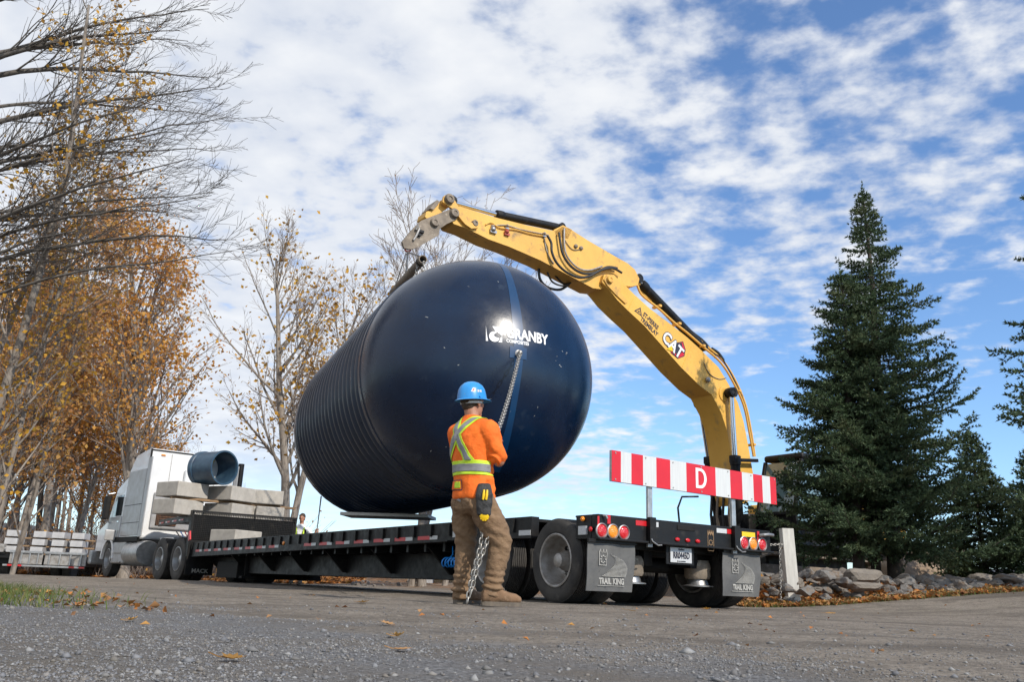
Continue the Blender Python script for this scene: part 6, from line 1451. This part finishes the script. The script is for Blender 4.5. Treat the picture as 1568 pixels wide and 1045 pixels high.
def rock(x, y, z, s, k, label, group, rot=None):
    o = bpy.data.objects.new('rock', RM[k % 10]); COL.objects.link(o); o.location = (x, y, z); o.scale = s if hasattr(s, '__len__') else (s, s, s); o.rotation_euler = rot or (rg.uniform(-.4, .4), rg.uniform(-.4, .4), rg.uniform(0, 6.3)); return meta(o, label, 'rock', group)
for (px_, py_, Y_, s, k, lab) in ((1258, 884, 11.9, (.42, .36, .34), 1, 'rounded grey boulder at the left end of the stone row'), (1322, 884, 12.1, (.56, .4, .46), 4, 'broad tan boulder in front of the spruce trunks'), (1219, 893, 11.5, (.20, .22, .30), 8, 'upright pale stone right beside the white post'), (1292, 893, 11.8, (.40, .30, .26), 2, 'flat grey stone between the two big boulders'),
                                 (1207, 903, 11.22, (.26, .22, .24), 6, 'dark angular stone leaning against the foot of the white post'), (1232, 906, 11.3, (.30, .22, .22), 7, 'grey angular stone just right of the white post foot'), (1186, 908, 11.3, (.24, .2, .18), 3, 'small grey stone between the trailer and the white post'),
                                 (1200, 897, 11.7, (.40, .3, .18), 5, 'low slab of stone left of the white post'), (1250, 903, 11.4, (.17, .15, .13), 0, 'small pale stone in front of the left boulder'), (1325, 899, 11.7, (.50, .35, .24), 4, 'low sloping tan stone before the broad boulder'), (1472, 899, 12.0, (.28, .24, .26), 3, 'squarish grey stone standing out at the right of the row'), (1545, 888, 12.6, (.52, .42, .26), 9, 'wide dark stone at the right end of the row')):
    p = at(px_, py_, Y_); rock(p.x, p.y, p.z, s, k, lab, None, (0, 0, k * .9))
for k in range(285):
    x = 3.15 + (rg.random() ** .9) * 5.8; e = edge_y(x); t_ = rg.random(); y = e + .32 + t_ * 1.5; s = rg.uniform(.10, .38) * (.62 + .6 * t_)
    rock(x, y, gz(x, y) + s * .13, (s, s, s * rg.uniform(.8, 1.1)), k, 'grey field stone among the many in the row beside the road', 'field stones along the road')
# rubble and earth behind
for k in range(26):
    p = at(rg.uniform(540, 700), 884, rg.uniform(20, 24)); s = rg.uniform(.08, .22); rock(p.x, p.y, gz(p.x, p.y) + s * .1, s, k, 'loose stone on the ground seen beneath the trailer', 'loose stones seen beneath the trailer')
q = B(); q.ball((0, 0, 0), (.95, .7, .62), 36, 20); dp = organic(q, 'earth_mound', 'dirtpile', None, .09, 3, lambda p: noise.noise(p * 1.8) * .22 + noise.noise(p * 6) * .07)
dp.location = (at(1398, 880, 17.2).x, 17.2, .34); meta(dp, 'heap of brown earth behind the spruce trunks', 'earth heap')
# dry reeds seen under the trailer
rng = np.random.default_rng(21); V_, F_ = [], []
for k in range(2600):
    p = at(rng.uniform(660, 790), 884, rng.uniform(21.5, 24.5)); z = gz(p.x, p.y); h = rng.uniform(.35, .75); dx = rng.normal() * .08; i = len(V_); V_ += [(p.x - .008, p.y, z), (p.x + .008, p.y, z), (p.x + dx, p.y + rng.normal() * .05, z + h)]; F_.append((i, i + 1, i + 2))
meta(np_mesh('dry_reeds', np.array(V_), np.array(F_), 'reed', None, 'stuff'), 'dry straw coloured reeds beyond the trailer')

# ------------------------------------------------------------------ gravel, fallen leaves, grass
rng = np.random.default_rng(8)
def stones(n, xr, yr, size, dens=None):
    Y_ = yr[0] * (yr[1] / yr[0]) ** rng.random(n); X_ = rng.uniform(-1, 1, n) * (.66 * Y_ + .15)
    if dens is not None: k = rng.random(n) < dens(X_, Y_); X_, Y_ = X_[k], Y_[k]
    n = len(X_); Z_ = ground_z(X_, Y_); s = size * rng.lognormal(0, .42, n); base = np.array([[1, 0, 0], [-1, 0, 0], [0, 1, 0], [0, -1, 0], [0, 0, 1], [0, 0, -1]], float); F0 = np.array([[0, 2, 4], [2, 1, 4], [1, 3, 4], [3, 0, 4], [2, 0, 5], [1, 2, 5], [3, 1, 5], [0, 3, 5]])
    v = base[None] * rng.uniform(.6, 1.15, (n, 6, 1)) + rng.normal(size=(n, 6, 3)) * .16; v[:, :, 2] *= .62; a = rng.uniform(0, 6.28, n); c, s_ = np.cos(a)[:, None], np.sin(a)[:, None]
    x, y = v[:, :, 0] * c - v[:, :, 1] * s_, v[:, :, 0] * s_ + v[:, :, 1] * c; v = np.stack([x, y, v[:, :, 2]], 2) * s[:, None, None]; v += np.stack([X_, Y_, Z_ + s * .12], 1)[:, None, :]
    return v.reshape(-1, 3), (np.arange(n)[:, None, None] * 6 + F0[None]).reshape(-1, 3)
def gdens(x, y): return np.clip(1.15 - sm(y + .9 * x + vnoise(x * 1.4, y * 1.4, 12) * 2.2, 1.9, 3.3), .06, 1) * np.clip(.5 + 2.0 * (vnoise(x * 1.8, y * 1.8, 13) + .15), .06, 1)
a1, f1 = stones(90000, None, (1.05, 4.8), .0025, gdens); a2, f2 = stones(7000, None, (1.2, 9.0), .0048, lambda x, y: .5 * np.ones_like(x)); 
a3, f3 = stones(420, None, (1.5, 6.0), .0075, lambda x, y: .6 + 0 * x)
meta(np_mesh('gravel', np.concatenate([a1, a2, a3]), np.concatenate([f1, f2 + len(a1), f3 + len(a1) + len(a2)]), 'gravel', None, 'stuff'), 'loose crushed stone on the road in the foreground')
# leaf litter
def litter(n, fn, size, name, label):
    P = []
    while len(P) < n:
        x, y = fn(); P.append((x, y, gz(x, y) + rng.uniform(.004, .02)))
    meta(leaves_np(name, P, size, 'litter', None, rng, 'stuff', flat=.8, bend=.5), label)
def strip():
    x = rng.uniform(3.0, 9.0); return x, edge_y(x) + abs(rng.normal()) * .55 + .02
litter(5200, strip, .085, 'leaf_litter', 'brown and orange leaves lying along the stones at the right')
def wleaf():
    p = at(rng.uniform(-20, 560), 880, rng.uniform(23, 36)); u = (p - TO).dot(TW); return (p.x, p.y) if (u > 2.8 or p.y > 31) else wleaf()
litter(9000, wleaf, .15, 'leaf_litter', 'carpet of brown leaves on the ground beneath the trees at the left')
litter(110, lambda: ((lambda Y_: (rng.uniform(-.6, .62) * Y_, Y_))(rng.uniform(2.6, 12.5))), .026, 'scattered_leaf_bits', 'small dry leaf fragments scattered on the road')
# single leaves big enough to point at
def maple_leaf(x, y, s, rz, curl, m, label):
    pts = []
    for k in range(20):
        a = 2 * PI * k / 20; r = (1.0, .78)[k % 2] * (1.0 if k % 4 == 0 else .84); pts.append((r * math.cos(a) * s * .5, r * math.sin(a) * s * .42))
    vs = [(0, 0, .003)] + [(px_, py_, .004 + curl * (px_ * px_ + py_ * py_) / s + .15 * curl * abs(py_)) for px_, py_ in pts]; fs = [(0, i + 1, (i + 1) % 20 + 1) for i in range(20)]
    q = B(); q.add(vs, fs); q.tube([(0, 0, .004), (-s * .5, .01 * s, .006), (-s * .85, .06 * s, .012)], .0012, 4); o = q.out('fallen_leaf', m, None); o.location = (x, y, gz(x, y) + .003); o.rotation_euler = (rg.uniform(-.15, .15), rg.uniform(-.15, .15), rz); return meta(o, label, 'leaf')
for (px_, py_, s, rz, cu, m, lab) in ((357, 999, .052, .3, 1.2, 'leaf_yellow', 'tan maple leaf lying curled on the gravel at lower left'), (618, 987, .05, .1, .5, 'litter', 'long pale leaf on the road left of centre foreground'), (203, 945, .05, 1.2, 1.6, 'leaf_brown', 'small dark red leaf on the gravel at left'), (121, 926, .07, .6, 1.8, 'litter', 'orange leaf standing at the edge of the grass'), (1083, 931, .10, .5, 1.8, 'leaf_orange', 'bright orange leaf on the road before the trailer'), (968, 933, .10, .2, .4, 'leaf_brown', 'pale brown leaf flat on the road below the mud flap'),
                                      (593, 953, .07, 2.2, .9, 'litter', 'tan curled leaf upright on the road left of the worker'), (557, 920, .11, 1.0, .8, 'leaf_yellow', 'pale yellow leaf on the road behind the gravel'), (610, 968, .05, .9, 2.2, 'leaf_brown', 'small dark curled leaf near the middle foreground'), (1272, 939, .13, .3, .3, 'leaf_brown', 'tan leaf near the road edge at right')):
    Y_ = CH / max(1e-3, ((py_ - (522.5 + CF * math.tan(CPITCH) + (px_ - 784) * CROLL)) / CF)); Y_ = max(1.3, min(Y_, 9)) ; p = at(px_, py_, Y_); maple_leaf(p.x, p.y, s, rz, cu * .45, m, lab)
# grass tuft at the left
V_, F_ = [], []
for k in range(9000):
    Y_ = rng.uniform(3.5, 5.4); X_ = -.62 * Y_ + abs(rng.normal()) * .42 - .35 + rng.uniform(-.4, .1)
    if X_ > -1.55 - (Y_ - 3.5) * .35 + vnoise(np.array(X_ * 3), np.array(Y_ * 3), 2) * .7 or vnoise(np.array(X_ * 4.), np.array(Y_ * 4.), 7) < -.28: continue
    z = gz(X_, Y_) - .005; h = rng.uniform(.02, .075); a = rng.uniform(0, 6.28); w_ = rng.uniform(.0015, .003); dx, dy = rng.normal() * .025, rng.normal() * .025; i = len(V_); cx_, sx_ = math.cos(a) * w_, math.sin(a) * w_
    V_ += [(X_ - cx_, Y_ - sx_, z), (X_ + cx_, Y_ + sx_, z), (X_ + dx * .4 + cx_ * .7, Y_ + dy * .4 + sx_ * .7, z + h * .6), (X_ + dx * .4 - cx_ * .7, Y_ + dy * .4 - sx_ * .7, z + h * .6), (X_ + dx * 1.4, Y_ + dy * 1.4, z + h)]; F_ += [(i, i + 1, i + 2), (i, i + 2, i + 3), (i + 3, i + 2, i + 4)]
meta(np_mesh('grass', np.array(V_), np.array(F_), 'grass', None, 'stuff'), 'patch of short green grass at the lower left')
def gl():
    Y_ = rng.uniform(3.5, 5.6); return -.62 * Y_ + rng.uniform(-.3, .9), Y_
litter(130, gl, .036, 'leaf_litter', 'few dry leaves caught in the grass patch')
V_, F_ = [], []
for k in range(5000):
    X_ = rng.uniform(3.0, 9.0); Y_ = edge_y(X_) + abs(rng.normal()) * .3 - .02; z = gz(X_, Y_) - .01; h = rng.uniform(.02, .09); dx = rng.normal() * .03; i = len(V_); V_ += [(X_ - .003, Y_, z), (X_ + .003, Y_, z), (X_ + dx, Y_ + rng.normal() * .03, z + h)]; F_.append((i, i + 1, i + 2))
meta(np_mesh('grass', np.array(V_), np.array(F_), 'grass', None, 'stuff'), 'thin short grass along the road edge below the stones')

# two trees standing behind the photographer, on the same side as the sun: their thin crowns shade the foreground
for x, y, hs, k in ((5.4, -6.6, .50, 0), (1.2, -7.6, .52, 2)):
    o = copy_tree(protos[k]); o.location = (x, y, gz(x, y) - .1); o.rotation_euler = (0, 0, k * 1.3); o.scale = (hs, hs, hs)
    o['label'] = ('orange leaved tree behind the viewpoint', 'bare tree behind the viewpoint', 'brown leaved tree behind the viewpoint')[(1, 0, 2)[k]]
    if 'group' in o: del o['group']
